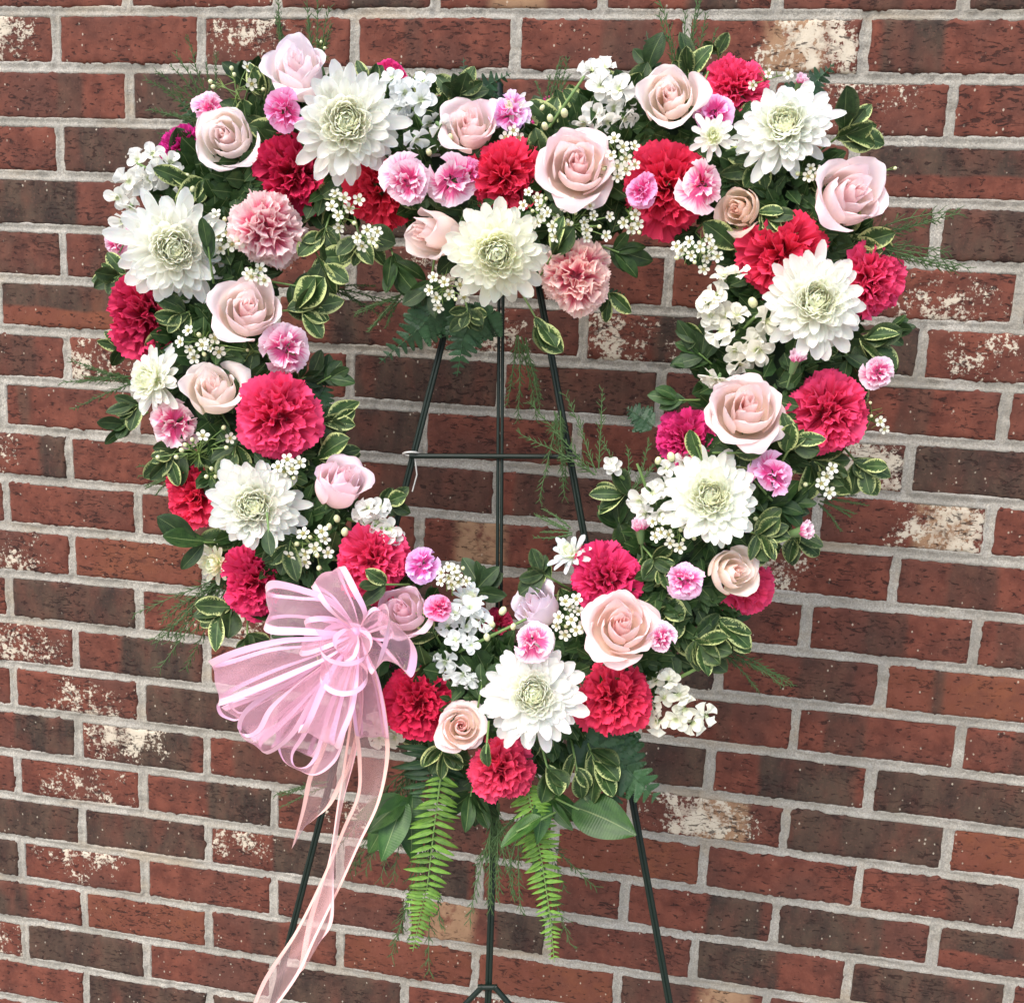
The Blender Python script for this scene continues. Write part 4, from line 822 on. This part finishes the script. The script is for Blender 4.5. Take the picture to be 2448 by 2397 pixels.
# ================================================================== leaf sprigs: (x, y, direction, label, n, L, kind, off, spread, lift)
for a in [
 (395, 340, 200, 'variegated leaves below the upper left rose', 4, 80, 'v', .045, 45, .3),
 (360, 355, 10, 'variegated leaf behind the stock cluster at the upper left', 3, 62, 'v', .02, 40, .2),
 (505, 200, 100, 'variegated leaves left of the highest rose', 4, 66, 'v', .02, 28, .2),
 (468, 180, 70, 'dark leaves behind the waxflower buds at the upper left', 5, 60, 'g', .0, 60, .1),
 (600, 480, -60, 'broad variegated leaves right of the two-tone upper left carnation', 4, 78, 'v', .02, 55, .2),
 (545, 540, -10, 'dark leaves under the two-tone upper left carnation', 4, 60, 'g', .02, 60, .2),
 (545, 590, 5, 'green leaf whorl pointing right from the left arm rose', 7, 82, 'v', .035, 52, .2),
 (680, 440, -80, 'variegated leaves hanging below the scarlet top carnation', 6, 72, 'v', .03, 62, .2),
 (745, 480, -75, 'dark round leaves hanging left of the sideways rosebud', 5, 78, 'g', .015, 50, .2),
 (620, 430, 250, 'variegated leaves under the deep red carnation', 5, 66, 'v', .02, 55, .2),
 (820, 525, -100, 'dark leaves hanging under the sideways rosebud', 5, 70, 'g', .01, 55, .1),
 (885, 575, -80, 'variegated leaves under the dip chrysanthemum', 5, 56, 'v', .03, 70, .3),
 (1010, 590, -60, 'long variegated leaves dangling below the dip', 4, 82, 'v', .03, 22, .2),
 (1040, 500, 60, 'variegated leaf between the dip chrysanthemum and two-tone carnation', 3, 70, 'v', .05, 30, .4),
 (1150, 470, -20, 'dark leaves right of the two-tone dip carnation', 5, 70, 'g', .02, 55, .1),
 (1155, 545, -85, 'variegated leaves beside the two-tone dip carnation', 3, 66, 'v', .01, 40, .1),
 (870, 205, 80, 'variegated leaves left of the top middle rose', 5, 72, 'v', .0, 65, .1),
 (620, 170, 80, 'grey-green leaf behind the largest chrysanthemum', 2, 60, 'g', .0, 30, .0),
 (700, 180, 80, 'variegated leaves beside the magenta carnation at the top', 3, 60, 'v', .01, 35, .1),
 (800, 190, 60, 'variegated leaf rising behind the bluish stock', 2, 80, 'v', .0, 30, .0),
 (1235, 150, 100, 'dark pointed leaves rising behind the cream pink rose', 3, 70, 'g', -.01, 25, .0),
 (1310, 165, 95, 'variegated leaves between the cream pink rose and topmost right carnation', 4, 76, 'v', .0, 26, .1),
 (1365, 110, 100, 'small variegated leaves above the topmost right carnation', 3, 46, 'v', .0, 35, .0),
 (1330, 175, 250, 'narrow variegated leaf left of the topmost right carnation', 2, 60, 'v', .04, 20, .2),
 (1585, 265, 40, 'broad variegated whorl at the upper right corner', 7, 92, 'v', .02, 62, .15),
 (1310, 305, 190, 'variegated leaves below the cream pink rose', 5, 76, 'v', .03, 60, .2),
 (1420, 300, -60, 'dark leaves under the corner chrysanthemum', 5, 70, 'g', .03, 60, .3),
 (1450, 305, 210, 'curled variegated leaves under the corner chrysanthemum', 6, 62, 'v', .045, 60, .4),
 (1535, 335, -60, 'variegated leaf rosette left of the upper right rose', 6, 62, 'v', .035, 60, .3),
 (1440, 400, -30, 'broad variegated leaf right of the tan-cream rose', 4, 72, 'v', .05, 45, .3),
 (1590, 470, 0, 'variegated leaves with fern right of the large crimson carnation', 4, 80, 'v', .02, 30, .2),
 (1330, 430, 230, 'dark leaves under the tan-cream rose', 6, 70, 'g', .01, 60, .2),
 (1400, 480, 120, 'thin variegated leaf left of the upper right crimson carnation', 2, 80, 'v', .03, 20, .1),
 (1350, 690, 140, 'dark leaves on the inner edge beside the tall stock', 7, 76, 'g', .02, 65, .1),
 (1345, 640, 180, 'variegated leaf at the inner edge left of the tall stock', 3, 60, 'v', .025, 40, .2),
 (1310, 760, 180, 'round dark leaves on the inner edge left of the dusty rose', 4, 66, 'g', .02, 45, .1),
 (1620, 640, -15, 'large variegated leaves at the far right edge below the side-on carnation', 6, 86, 'v', .02, 55, .1),
 (1650, 720, 200, 'leaves under the pale pink spray carnation on the right', 4, 60, 'v', .015, 50, .1),
 (1600, 660, -60, 'dusty blue-green leaves in the right arm', 3, 70, 'g', .03, 35, .2),
 (1335, 880, 110, 'big cream-rimmed leaf over the inner right carnation', 1, 88, 'v', .075, 5, .2),
 (1395, 860, 0, 'flat cream-rimmed leaf under the dusty rose', 1, 76, 'v', .065, 5, .2),
 (1495, 860, 60, 'variegated whorl beside the hot pink-red outer carnation', 6, 66, 'v', .060, 55, .4),
 (1540, 870, -35, 'large variegated leaves at the outer right below the hot pink carnation', 6, 88, 'v', .02, 60, .1),
 (1440, 920, 130, 'variegated leaf between the magenta spray carnation and chrysanthemum', 3, 62, 'v', .055, 40, .4),
 (1450, 960, -10, 'leaves right of the lower right chrysanthemum', 6, 72, 'g', .03, 50, .2),
 (1425, 1010, -20, 'variegated whorl above the small peach-white rose', 8, 66, 'v', .05, 75, .4),
 (1500, 1000, -60, 'variegated leaves under the pink bud at the right edge', 4, 66, 'v', .02, 45, .1),
 (1480, 960, 10, 'green leaves behind the pink bud at the right edge', 5, 66, 'g', .02, 40, .1),
 (1240, 1060, -50, 'curly variegated leaves right of the inner lower right carnation', 6, 62, 'v', .045, 85, .6),
 (1255, 1130, -70, 'variegated leaves between the lower right carnations', 5, 60, 'v', .03, 70, .5),
 (1300, 1160, 200, 'variegated leaves below the magenta spray carnation', 5, 60, 'v', .03, 60, .4),
 (1310, 1210, -40, 'striped variegated leaves right of the wide rose', 8, 76, 'v', .035, 70, .2),
 (1360, 1165, -60, 'large variegated leaves at the lower right outer edge', 6, 84, 'v', .02, 45, .1),
 (1050, 1100, 150, 'variegated leaves left of the inner lower right carnation', 6, 62, 'v', .02, 70, .1),
 (1060, 1130, 190, 'round green leaf beside the lavender-white rose', 2, 62, 'g', -.005, 20, .2),
 (1200, 940, 170, 'variegated leaf at the inner right edge beside stock', 4, 66, 'v', .02, 60, .1),
 (1180, 1010, 100, 'dark leaves on the inner edge above the lower right carnation', 6, 72, 'g', .01, 55, .1),
 (240, 520, 200, 'variegated leaves on the far left edge above the dark crimson carnation', 6, 62, 'v', .02, 80, .1),
 (400, 500, 95, 'dark green leaves overlapping the left chrysanthemum', 3, 76, 'g', .080, 16, .1),
 (400, 560, -80, 'tall dark leaf between the chrysanthemum and left arm rose', 3, 90, 'g', .045, 22, .2),
 (365, 590, 200, 'variegated leaves right of the dark crimson carnation', 4, 62, 'v', .045, 55, .3),
 (270, 765, 205, 'variegated leaf at the left edge under the side-on chrysanthemum', 4, 64, 'v', .02, 50, .1),
 (240, 655, 190, 'pale leaf tips left of the dark crimson carnation', 3, 50, 'v', .0, 50, .0),
 (340, 850, 230, 'variegated leaves at the left edge below the spray carnation', 6, 72, 'v', .03, 60, .2),
 (450, 840, 250, 'cream-rimmed leaf left of the big hot pink carnation', 3, 76, 'v', .045, 45, .3),
 (430, 800, -60, 'thin leaves under the creamy pink rose', 4, 60, 'g', .03, 50, .2),
 (600, 800, -10, 'variegated leaves right of the big hot pink carnation', 5, 76, 'v', .01, 60, .1),
 (600, 870, 0, 'variegated leaves above the pink half-open rose', 4, 76, 'v', .02, 40, .1),
 (570, 720, 20, 'dark leaves under the pale-edged spray carnation', 5, 60, 'g', .0, 60, .1),
 (720, 960, 20, 'variegated leaves behind the inner lower left stock', 4, 62, 'v', .015, 50, .1),
 (395, 1030, 180, 'broad dark leaf under the lower left chrysanthemum', 3, 88, 'g', .03, 40, .1),
 (510, 1005, -85, 'dark leaf lying over the lower left chrysanthemum', 1, 66, 'g', .105, 5, .2),
 (555, 1010, 260, 'variegated leaves right of the lower left chrysanthemum', 4, 72, 'v', .05, 40, .2),
 (550, 1050, -80, 'tall dark leaves behind the bow top', 4, 86, 'g', .02, 30, .1),
 (440, 1150, 220, 'variegated leaves behind the carnation above the bow', 6, 72, 'v', .01, 50, .1),
 (470, 1195, -90, 'pale green leaf under the carnation above the bow', 3, 50, 'v', .01, 50, .1),
 (740, 1110, 180, 'variegated leaf above the mauve rose', 3, 62, 'v', .055, 40, .3),
 (830, 1210, 120, 'variegated leaves left of the bottom stock cluster', 6, 66, 'v', .04, 70, .3),
 (815, 1240, -80, 'dark leaves between the deep red carnation and the bow', 5, 60, 'v', .03, 60, .3),
 (900, 1130, 50, 'dark leaves behind the little bloom at the lower inner edge', 6, 66, 'g', .0, 70, .1),
 (910, 1330, 80, 'dark leaf left of the bottom chrysanthemum', 3, 76, 'g', .055, 30, .3),
 (925, 1410, 265, 'variegated leaf on the coral-red carnation', 1, 52, 'v', .085, 5, .2),
 (840, 1410, -80, 'variegated leaves under the small round rose', 5, 60, 'v', .03, 60, .2),
 (1035, 1440, -75, 'cream-tipped leaf right of the coral-red carnation', 3, 82, 'v', .06, 20, .3),
 (1090, 1430, -80, 'long variegated leaves under the bottom chrysanthemum', 3, 84, 'v', .03, 26, .1),
 (1120, 1420, -70, 'variegated leaves under the scarlet carnation', 5, 80, 'v', .02, 40, .1),
 (1100, 1260, 60, 'dark leaf behind the scarlet carnation', 4, 70, 'g', .02, 60, .2),
 (800, 1500, 220, 'dark pointed leaves left of the sword fern', 5, 115, 'c', .005, 35, .1),
 (1030, 1490, -60, 'dark pointed leaves above the right sword fern', 3, 90, 'c', .010, 26, .1),
 (1030, 1555, 205, 'broad dark leaf lying across the right sword fern', 1, 120, 'c', .04, 5, .1),
 (1085, 1530, -25, 'single broad salal leaf at the lower right over brick', 1, 128, 'b', .03, 5, .1),
 (1620, 870, -50, 'leaf sprig at the far right edge beside the waxflowers', 5, 72, 'v', .01, 45, .1),
 (1670, 625, 10, 'small leaf sprig sticking out beyond the side-on carnation', 4, 56, 'g', .0, 40, .1),
 (250, 800, 210, 'small dark leaves at the far left edge under the side-on bloom', 4, 52, 'g', .0, 40, .1),
 (610, 725, 30, 'small dark leaves on the inner left edge over brick', 4, 56, 'g', -.005, 45, .1),
 (900, 1480, 260, 'green leaves around the tip of the heart', 6, 80, 'g', .0, 60, .1),
]: sprig(a[0], a[1], a[2], a[3], a[4] + (2 if a[4] > 3 else 0), a[5] * (.88 if a[6] in 'vg' else 1), *a[6:])

# ================================================================== ferns
fern([(838, 1470, .03), (826, 1560, .03), (812, 1680, .025), (798, 1738, .02), (784, 1806, .02)], 'long light green sword fern frond hanging left of the tip of the heart', 52, 33, 'sword', name='sword_fern_frond', base=.7, peak=.3, tipw=.14)
fern([(1000, 1490, .03), (1015, 1560, .03), (1030, 1640, .02), (1045, 1740, .02), (1053, 1826, .02)], 'long light green sword fern frond hanging right of the tip of the heart', 46, 36, 'sword', name='sword_fern_frond', base=.8, peak=.3, tipw=.20)
fern([(830, 1420, .01), (815, 1480, .01), (800, 1560, .005)], 'dark fern frond behind the left hanging sword fern', 80, 12, 'dark', base=.8)
for p, lb, wd_, n_ in [
 ([(1110, 1400, .015), (1170, 1440, .01), (1250, 1520, .012)], 'dark leatherleaf fern frond at the lower right of the tip', 96, 13),
 ([(1130, 1390, .012), (1170, 1470, .012), (1160, 1550, .01)], 'dark leatherleaf fern frond pointing down beside the easel leg', 60, 12),
 ([(850, 560, .01), (800, 620, .0), (720, 690, -.01)], 'leatherleaf fern frond reaching down left from the dip', 60, 13),
 ([(900, 590, .015), (880, 640, .01), (868, 715, .0)], 'leatherleaf fern frond pointing straight down from the dip', 56, 11),
 ([(940, 590, .01), (905, 620, .0), (840, 640, -.01)], 'dark leatherleaf fern frond under the dip chrysanthemum', 56, 9),
 ([(1500, 210, -.01), (1540, 165, -.015), (1585, 120, -.02)], 'leatherleaf fern tip at the upper right corner', 44, 11),
 ([(890, 220, -.01), (885, 170, -.015), (880, 110, -.02)], 'leatherleaf fern tip rising at the top above the middle rose', 34, 10),
 ([(900, 190, -.01), (930, 160, -.02), (970, 140, -.03)], 'blue-green fern tip beside the easel peg', 36, 8),
 ([(1240, 160, -.01), (1235, 110, -.01), (1228, 60, -.015)], 'dark fern tip rising behind the cream pink rose', 24, 9),
 ([(400, 260, -.01), (365, 225, -.015), (338, 185, -.02)], 'blue-green fern tip at the upper left outer edge', 36, 9),
 ([(590, 780, -.01), (615, 740, -.015), (638, 690, -.02)], 'dark fern tip on the inner left edge above the hot pink carnation', 34, 9),
 ([(590, 790, -.01), (630, 790, -.015), (668, 800, -.02)], 'dark fern tip pointing inward beside the hot pink carnation', 30, 8),
 ([(1240, 810, -.01), (1215, 790, -.015), (1190, 775, -.02)], 'leatherleaf fern tip behind the inner right carnation', 36, 8),
 ([(1150, 560, -.01), (1175, 570, -.015), (1195, 580, -.02)], 'fern tip right of the two-tone dip carnation', 24, 7),
]: fern(p, lb, wd_, n_)

# ================================================================== asparagus fern
for a in [
 (600, 150, 92, 'feathery asparagus fern rising above the highest rose', 160, 4, 14, 0, -.01),
 (540, 110, 95, 'thin asparagus strand at the left of the highest rose', 110, 2, 8, 0, -.015),
 (400, 210, 118, 'fine asparagus fern fanning out at the upper left', 135, 6, 34, 0, -.01),
 (400, 235, 165, 'fine asparagus fern reaching left at the upper left', 120, 3, 14, 0, -.015),
 (1300, 170, 88, 'asparagus fern rising over the top right rose', 190, 6, 24, 0, -.01),
 (1040, 230, 82, 'asparagus strands between the two lobes of the heart', 120, 5, 22, 0, -.01),
 (800, 200, 85, 'asparagus twig over the bluish stock', 90, 2, 12, 0, -.01),
 (1600, 470, 8, 'asparagus fern streaming out to the right of the heart', 260, 7, 14, .3, .02),
 (1520, 690, 40, 'asparagus fern tuft in the right arm over dark leaves', 90, 6, 50, 0, .04),
 (250, 720, 175, 'fine asparagus fern reaching out on the left edge', 130, 5, 22, .1, -.01),
 (440, 1090, 222, 'asparagus fern spreading down left behind the bow', 220, 10, 22, .3, -.005),
 (620, 540, -15, 'thin asparagus strands inside the heart from the left arm', 120, 3, 20, .2, -.01),
 (1130, 900, 118, 'long asparagus fern crossing the right easel leg', 220, 3, 30, 0, -.01),
 (1190, 960, 80, 'asparagus fern rising beside the single white stock blossom', 180, 3, 30, 0, .0),
 (1080, 1010, 165, 'dark asparagus strands on the inner right edge', 80, 4, 24, 0, -.01),
 (990, 640, -78, 'asparagus strands trailing below the dip', 170, 4, 14, .2, -.01),
 (1060, 780, -85, 'asparagus strand hanging beside the right easel leg', 180, 3, 9, .2, -.015),
 (800, 1430, 245, 'asparagus fern hanging behind the ribbon tails', 260, 8, 20, .6, -.01),
 (940, 1530, -90, 'asparagus fern hanging below the coral-red carnation', 230, 6, 17, .5, -.01),
 (1000, 1560, -62, 'asparagus fern trailing right under the right sword fern', 240, 5, 14, .4, -.015),
 (820, 1550, 262, 'asparagus strands hanging beside the left sword fern', 300, 4, 6, .5, -.015),
 (1370, 1240, -30, 'thin asparagus strand over brick at the lower right', 160, 3, 14, .3, -.01),
 (620, 1490, 195, 'thin asparagus strand behind the bow reaching left', 120, 2, 8, .2, -.02),
 (1000, 1540, 235, 'asparagus fern hanging between the two sword ferns', 190, 3, 24, .4, -.012),
 (330, 900, 190, 'fine asparagus strands left of the outer crimson carnation', 70, 4, 24, .2, -.005),
 (1560, 950, -20, 'fine asparagus strands right of the lower right chrysanthemum', 80, 4, 26, .2, -.005),
 (760, 560, 215, 'asparagus strands below the dip on the left', 110, 4, 24, .2, -.01),
]: wisp(*a[:4], a[4] * .92, a[5] + 1, *a[6:])

# ================================================================== ribbon bow
def sheer_mat():
    m = mat('organza', (.90, .52, .65), .6); s = NB(m); o = s.obj()
    w1 = s.noise(s.mapv(o, (1500, 400, 1500)), 1.0, 2); lo = s.noise(o, 30, 3)
    tr = s.n('ShaderNodeBsdfTransparent'); tl = s.n('ShaderNodeBsdfTranslucent'); tl.inputs[0].default_value = (.92, .56, .67, 1)
    m1 = s.n('ShaderNodeMixShader'); m1.inputs[0].default_value = .45; s.l(s.b.outputs[0], m1.inputs[1]); s.l(tl.outputs[0], m1.inputs[2])
    lw = s.n('ShaderNodeLayerWeight'); lw.inputs[0].default_value = .35
    f = s.math('ADD', s.math('MULTIPLY_ADD', w1, .16, .17), s.math('MULTIPLY', lw.outputs['Facing'], .35)); f = s.math('ADD', f, s.math('MULTIPLY', s.math('SUBTRACT', lo, .5), .12), clamp=True)
    m2 = s.n('ShaderNodeMixShader'); s.l(f, m2.inputs[0]); s.l(tr.outputs[0], m2.inputs[1]); s.l(m1.outputs[0], m2.inputs[2]); s.l(m2.outputs[0], s.out.inputs[0])
    s.b.inputs['Sheen Weight'].default_value = .3; return m
def satin_mat():
    m = mat('satin_edge', (.84, .50, .62), .30); s = NB(m); b = s.b; b.inputs['Sheen Weight'].default_value = .5; b.inputs['Sheen Tint'].default_value = (1, .75, .9, 1); b.inputs['Specular IOR Level'].default_value = .6
    vec, u, v = s.uv(); lw = s.n('ShaderNodeLayerWeight'); lw.inputs[0].default_value = .4
    c = s.mix(lw.outputs['Facing'], (.74, .44, .64), (.86, .52, .44)); s.l(c, b.inputs['Base Color'])
    s.l(s.bump(s.noise(s.mapv(vec, (3, 200, 1)), 1.0, 2), .12, .0003), b.inputs['Normal']); s.thin(c, .18); return m
SHEER, SATIN = sheer_mat(), satin_mat(); SATIN_BOUNCE = satin_mat(); SATIN_BOUNCE.name = 'satin_edge_warm_bounce'
for nd in SATIN_BOUNCE.node_tree.nodes:
    if nd.type == 'MIX': nd.inputs[6].default_value = (.90, .56, .46, 1); nd.inputs[7].default_value = (.88, .52, .60, 1)  # peach of the tails' satin: warm ground reflection put into the colour
K0 = at(678, 1200, .080)
bow = thing('ribbon_bow', K0, 'large sheer pink organza bow with satin edges and long trailing tails', 'bow')
SHEER_BOUNCE = SHEER.copy(); SHEER_BOUNCE.name = 'organza_warm_bounce'; SHEER_BOUNCE.node_tree.nodes['Principled BSDF'].inputs['Base Color'].default_value = (.90, .58, .56, 1)  # tail organza tinted peach, the ground's warm bounce painted into its base colour
def strip(name, A, B, n=10, label=None, ripple=.0028, wr=.105):
    N = n * (max(len(A), len(B)) - 1) + 1
    def rs(P): Q = np.array(catmull(P, n)); x = np.linspace(0, len(Q) - 1, N); return [Vector([float(np.interp(v, np.arange(len(Q)), Q[:, c])) for c in range(3)]) for v in x]
    ea, eb = rs(A), rs(B); o = None; ph = random.random() * 6
    def S(w0, w1, nu, lift, mt, nm, par, loc):
        ws = np.linspace(w0, w1, nu); V = []; U = []
        for j in range(N):
            a, b = ea[j], eb[j]; t = (ea[min(j + 1, N - 1)] + eb[min(j + 1, N - 1)] - ea[max(j - 1, 0)] - eb[max(j - 1, 0)]); nn = (b - a).cross(t); nn = nn.normalized() if nn.length > 1e-9 else Vector((0, -1, 0)); wl = (b - a).length
            for q in ws: V.append(a.lerp(b, q) + nn * (ripple * math.sin(q * 7 + j * .22 + ph) * min(wl / .05, 1) * math.sin(q * math.pi) + wl * .10 * math.sin(q * math.pi) + lift) - loc); U.append((q, j / (N - 1)))
        return link(nm, mesh(nm, V, grid_faces(nu, N), U, [mt]), par)
    o = S(wr * .9, 1 - wr * .9, 9, 0, SHEER if name == 'loop' else SHEER_BOUNCE, name, bow, K0)
    ED = SATIN if name == 'loop' else SATIN_BOUNCE
    S(0, wr, 4, .0002, ED, 'satin_edge', o, K0); S(1 - wr, 1, 4, .0002, ED, 'satin_edge', o, K0); return o
def pt(x, y, o): return tuple(at(x, y, o))
def loop(a, b, fat=(0, 0), d=(.030, -.012), name='loop', k=(678, 1200, .085), kw=9, mid=.55, wr=.105):
    """a, b: the two edges at the outer end (x, y, off); fat: how far the front sheet sits beside the back one"""
    E = []
    dx, dy = b[0] - a[0], b[1] - a[1]; L = math.hypot(dx, dy) + 1e-6; ux, uy = dx / L, dy / L
    for e, sg in ((a, -1), (b, 1)):
        kx, ky = k[0] + ux * sg * kw, k[1] + uy * sg * kw; ms = lambda f, fx, fy, dd: pt(kx + (e[0] - kx) * f + fx, ky + (e[1] - ky) * f + fy, k[2] + (e[2] - k[2]) * f + dd)
        E.append([pt(kx, ky, k[2]), ms(.35, fat[0] * .7, fat[1] * .7, d[0] * .8), ms(.72, fat[0], fat[1], d[0]), ms(.95, fat[0] * .5, fat[1] * .5, d[0] * .6), pt(*e), ms(.95, -fat[0] * .5, -fat[1] * .5, d[1] * .6), ms(.70, -fat[0], -fat[1], d[1]), ms(.35, -fat[0] * .6, -fat[1] * .6, d[1] * .8), pt(kx, ky, k[2] - .006)])
    return strip(name, E[0], E[1], wr=wr)
def cp(x, y, o=.085): return pt(357.5 + x * .2504, 1032.9 + y * .2504, o)
def cloop(a, b, wr=.15): return strip('loop', [cp(*p) for p in a], [cp(*p) for p in b], wr=wr)
KA, KB = (1265, 640, .082), (1300, 690, .082)
cloop([(1265, 620, .082), (1100, 420, .10), (850, 320, .105), (640, 275, .10), (582, 330, .085), (640, 375, .070), (850, 400, .068), (1060, 430, .072), (1265, 630, .078)],
      [(1280, 690, .082), (1080, 700, .10), (860, 690, .108), (640, 685, .105), (570, 640, .092), (640, 575, .074), (820, 560, .070), (1060, 600, .074), (1280, 680, .078)])
cloop([(1270, 650, .082), (1130, 560, .105), (1030, 470, .11), (945, 345, .095), (935, 325, .085), (960, 340, .075), (1080, 400, .07), (1180, 520, .072), (1270, 640, .078)],
      [(1300, 640, .082), (1360, 520, .105), (1280, 330, .11), (1215, 205, .095), (1185, 168, .085), (1160, 200, .075), (1200, 330, .07), (1260, 470, .072), (1300, 640, .078)])
cloop([(1260, 670, .082), (1000, 700, .105), (700, 715, .115), (380, 790, .11), (152, 888, .09), (300, 880, .07), (620, 790, .068), (950, 760, .072), (1260, 680, .078)],
      [(1270, 720, .082), (1080, 860, .112), (820, 990, .122), (480, 1140, .115), (228, 1228, .095), (330, 1130, .072), (640, 980, .070), (980, 850, .075), (1270, 720, .078)])
cloop([(1250, 720, .08), (900, 960, .078), (560, 1110, .075), (330, 1180, .07), (222, 1210, .065), (232, 1290, .06), (300, 1330, .055), (380, 1335, .055), (520, 1230, .06), (900, 1000, .07), (1250, 730, .078)],
      [(1260, 740, .08), (940, 1010, .072), (600, 1140, .068), (400, 1170, .065), (345, 1190, .06), (340, 1230, .058), (370, 1265, .055), (420, 1270, .055), (560, 1200, .06), (900, 1040, .066), (1260, 740, .076)], .2)
cloop([(1260, 730, .08), (850, 990, .09), (600, 1120, .095), (430, 1250, .095), (372, 1380, .085), (430, 1440, .08), (520, 1400, .085), (620, 1230, .095), (850, 1040, .10), (1260, 740, .08)],
      [(1270, 760, .08), (900, 1180, .085), (700, 1400, .08), (560, 1520, .07), (590, 1592, .07), (690, 1550, .075), (820, 1430, .085), (950, 1220, .10), (1090, 980, .105), (1270, 760, .08)])
cloop([(1280, 760, .08), (880, 1150, .075), (700, 1330, .065), (665, 1480, .055), (720, 1640, .055), (850, 1720, .06), (960, 1755, .07), (1080, 1690, .08), (1160, 1560, .085), (1230, 1230, .09), (1290, 770, .08)],
      [(1280, 760, .08), (1010, 1180, .07), (900, 1440, .06), (800, 1590, .05), (810, 1680, .05), (890, 1685, .055), (955, 1600, .06), (990, 1480, .065), (1090, 1150, .075), (1285, 770, .08)], .17)
cloop([(1260, 740, .085), (1120, 880, .11), (1000, 1080, .12), (900, 1320, .118), (838, 1432, .105), (850, 1380, .09), (960, 1150, .085), (1120, 900, .085), (1260, 740, .08)],
      [(1300, 760, .085), (1290, 1050, .11), (1260, 1250, .12), (1190, 1440, .118), (1140, 1555, .105), (1110, 1500, .09), (1150, 1300, .085), (1220, 1020, .085), (1300, 760, .08)])
cloop([(1290, 760, .08), (1240, 1100, .075), (1260, 1400, .07), (1290, 1480, .06), (1310, 1400, .05), (1290, 1100, .06), (1295, 770, .078)],
      [(1310, 740, .08), (1440, 1000, .075), (1500, 1300, .07), (1520, 1470, .06), (1490, 1420, .05), (1420, 1050, .06), (1310, 750, .078)], .10)
cloop([(1310, 640, .082), (1400, 520, .088), (1490, 450, .10), (1525, 540, .12), (1490, 700, .13), (1400, 985, .12), (1340, 860, .10), (1310, 690, .084)],
      [(1300, 620, .082), (1480, 560, .070), (1660, 690, .075), (1738, 840, .09), (1690, 1012, .105), (1560, 850, .09), (1430, 720, .082), (1310, 680, .080)])
cloop([(1265, 640, .084), (1120, 560, .100), (1000, 545, .105), (905, 560, .100), (880, 600, .090), (960, 640, .078), (1120, 660, .076), (1265, 650, .080)],
      [(1280, 680, .084), (1130, 760, .104), (960, 830, .110), (860, 850, .104), (850, 810, .092), (950, 760, .080), (1120, 710, .078), (1280, 680, .080)])
cloop([(1250, 650, .09), (1180, 640, .105), (1100, 700, .115), (1110, 790, .110), (1180, 800, .10), (1250, 700, .09)],
      [(1290, 690, .09), (1300, 760, .110), (1270, 860, .120), (1200, 900, .115), (1190, 860, .10), (1280, 720, .09)], .16)
cloop([(1260, 760, .07), (900, 1000, .065), (560, 1130, .055), (300, 1220, .045), (250, 1240, .04), (330, 1200, .035), (620, 1080, .045), (1260, 770, .065)],
      [(1270, 780, .07), (980, 1150, .065), (760, 1340, .055), (540, 1480, .045), (500, 1495, .04), (600, 1400, .035), (850, 1180, .045), (1270, 780, .065)], .12)
cloop([(1280, 780, .07), (960, 1180, .06), (760, 1420, .05), (640, 1540, .04), (650, 1500, .03), (820, 1250, .045), (1280, 780, .065)],
      [(1290, 790, .07), (1160, 1240, .06), (1040, 1480, .05), (960, 1620, .04), (950, 1560, .03), (1050, 1300, .045), (1290, 790, .065)], .12)
cloop([(1300, 640, .085), (1340, 540, .10), (1400, 480, .105), (1450, 500, .10), (1430, 590, .09), (1310, 660, .085)],
      [(1310, 700, .085), (1430, 660, .10), (1520, 640, .105), (1560, 690, .10), (1480, 740, .09), (1310, 700, .085)], .16)
def ringpts(cx, cy, rx, ry, o0, od, ph=0):
    return [pt(cx + rx * math.sin(a), cy - ry * math.cos(a), o0 + od * (1 - math.cos(a)) / 2) for a in [i * math.pi / 6 + ph for i in range(13)]]
strip('loop', ringpts(656, 1218, 52, 38, .084, .042), ringpts(653, 1288, 46, 34, .084, .045), wr=.15)
J = Join(); P = at(676, 1200, .086); J.ball(P - K0, .007, 10, 8); link('knot', J.mesh('knot', [SATIN]), bow)
strip('tail', [pt(*p) for p in [(672, 1205, .08), (664, 1300, .075), (672, 1380, .07), (679, 1440, .06), (678, 1506, .05), (651, 1571, .045), (614, 1661, .045), (561, 1767, .04), (497, 1865, .04), (462, 1965, .035)]],
      [pt(*p) for p in [(684, 1205, .08), (722, 1300, .06), (736, 1370, .055), (739, 1440, .05), (720, 1526, .055), (683, 1604, .05), (650, 1677, .045), (602, 1776, .05), (561, 1861, .045), (480, 1968, .035)]], wr=.13, ripple=.003)
strip('tail', [pt(*p) for p in [(668, 1205, .078), (640, 1330, .06), (606, 1430, .05), (585, 1475, .045), (572, 1540, .04), (554, 1612, .035)]],
      [pt(*p) for p in [(680, 1205, .078), (690, 1340, .05), (672, 1440, .04), (650, 1490, .035), (628, 1530, .03), (601, 1552, .03)]], wr=.14, ripple=.002)
strip('tail', [pt(*p) for p in [(676, 1205, .076), (668, 1330, .055), (655, 1430, .05), (641, 1522, .045), (622, 1640, .04), (585, 1745, .035), (566, 1850, .03)]],
      [pt(*p) for p in [(682, 1205, .076), (690, 1330, .065), (676, 1430, .06), (650, 1530, .058), (634, 1640, .055), (632, 1748, .05), (604, 1790, .045)]], wr=.18, ripple=.002)
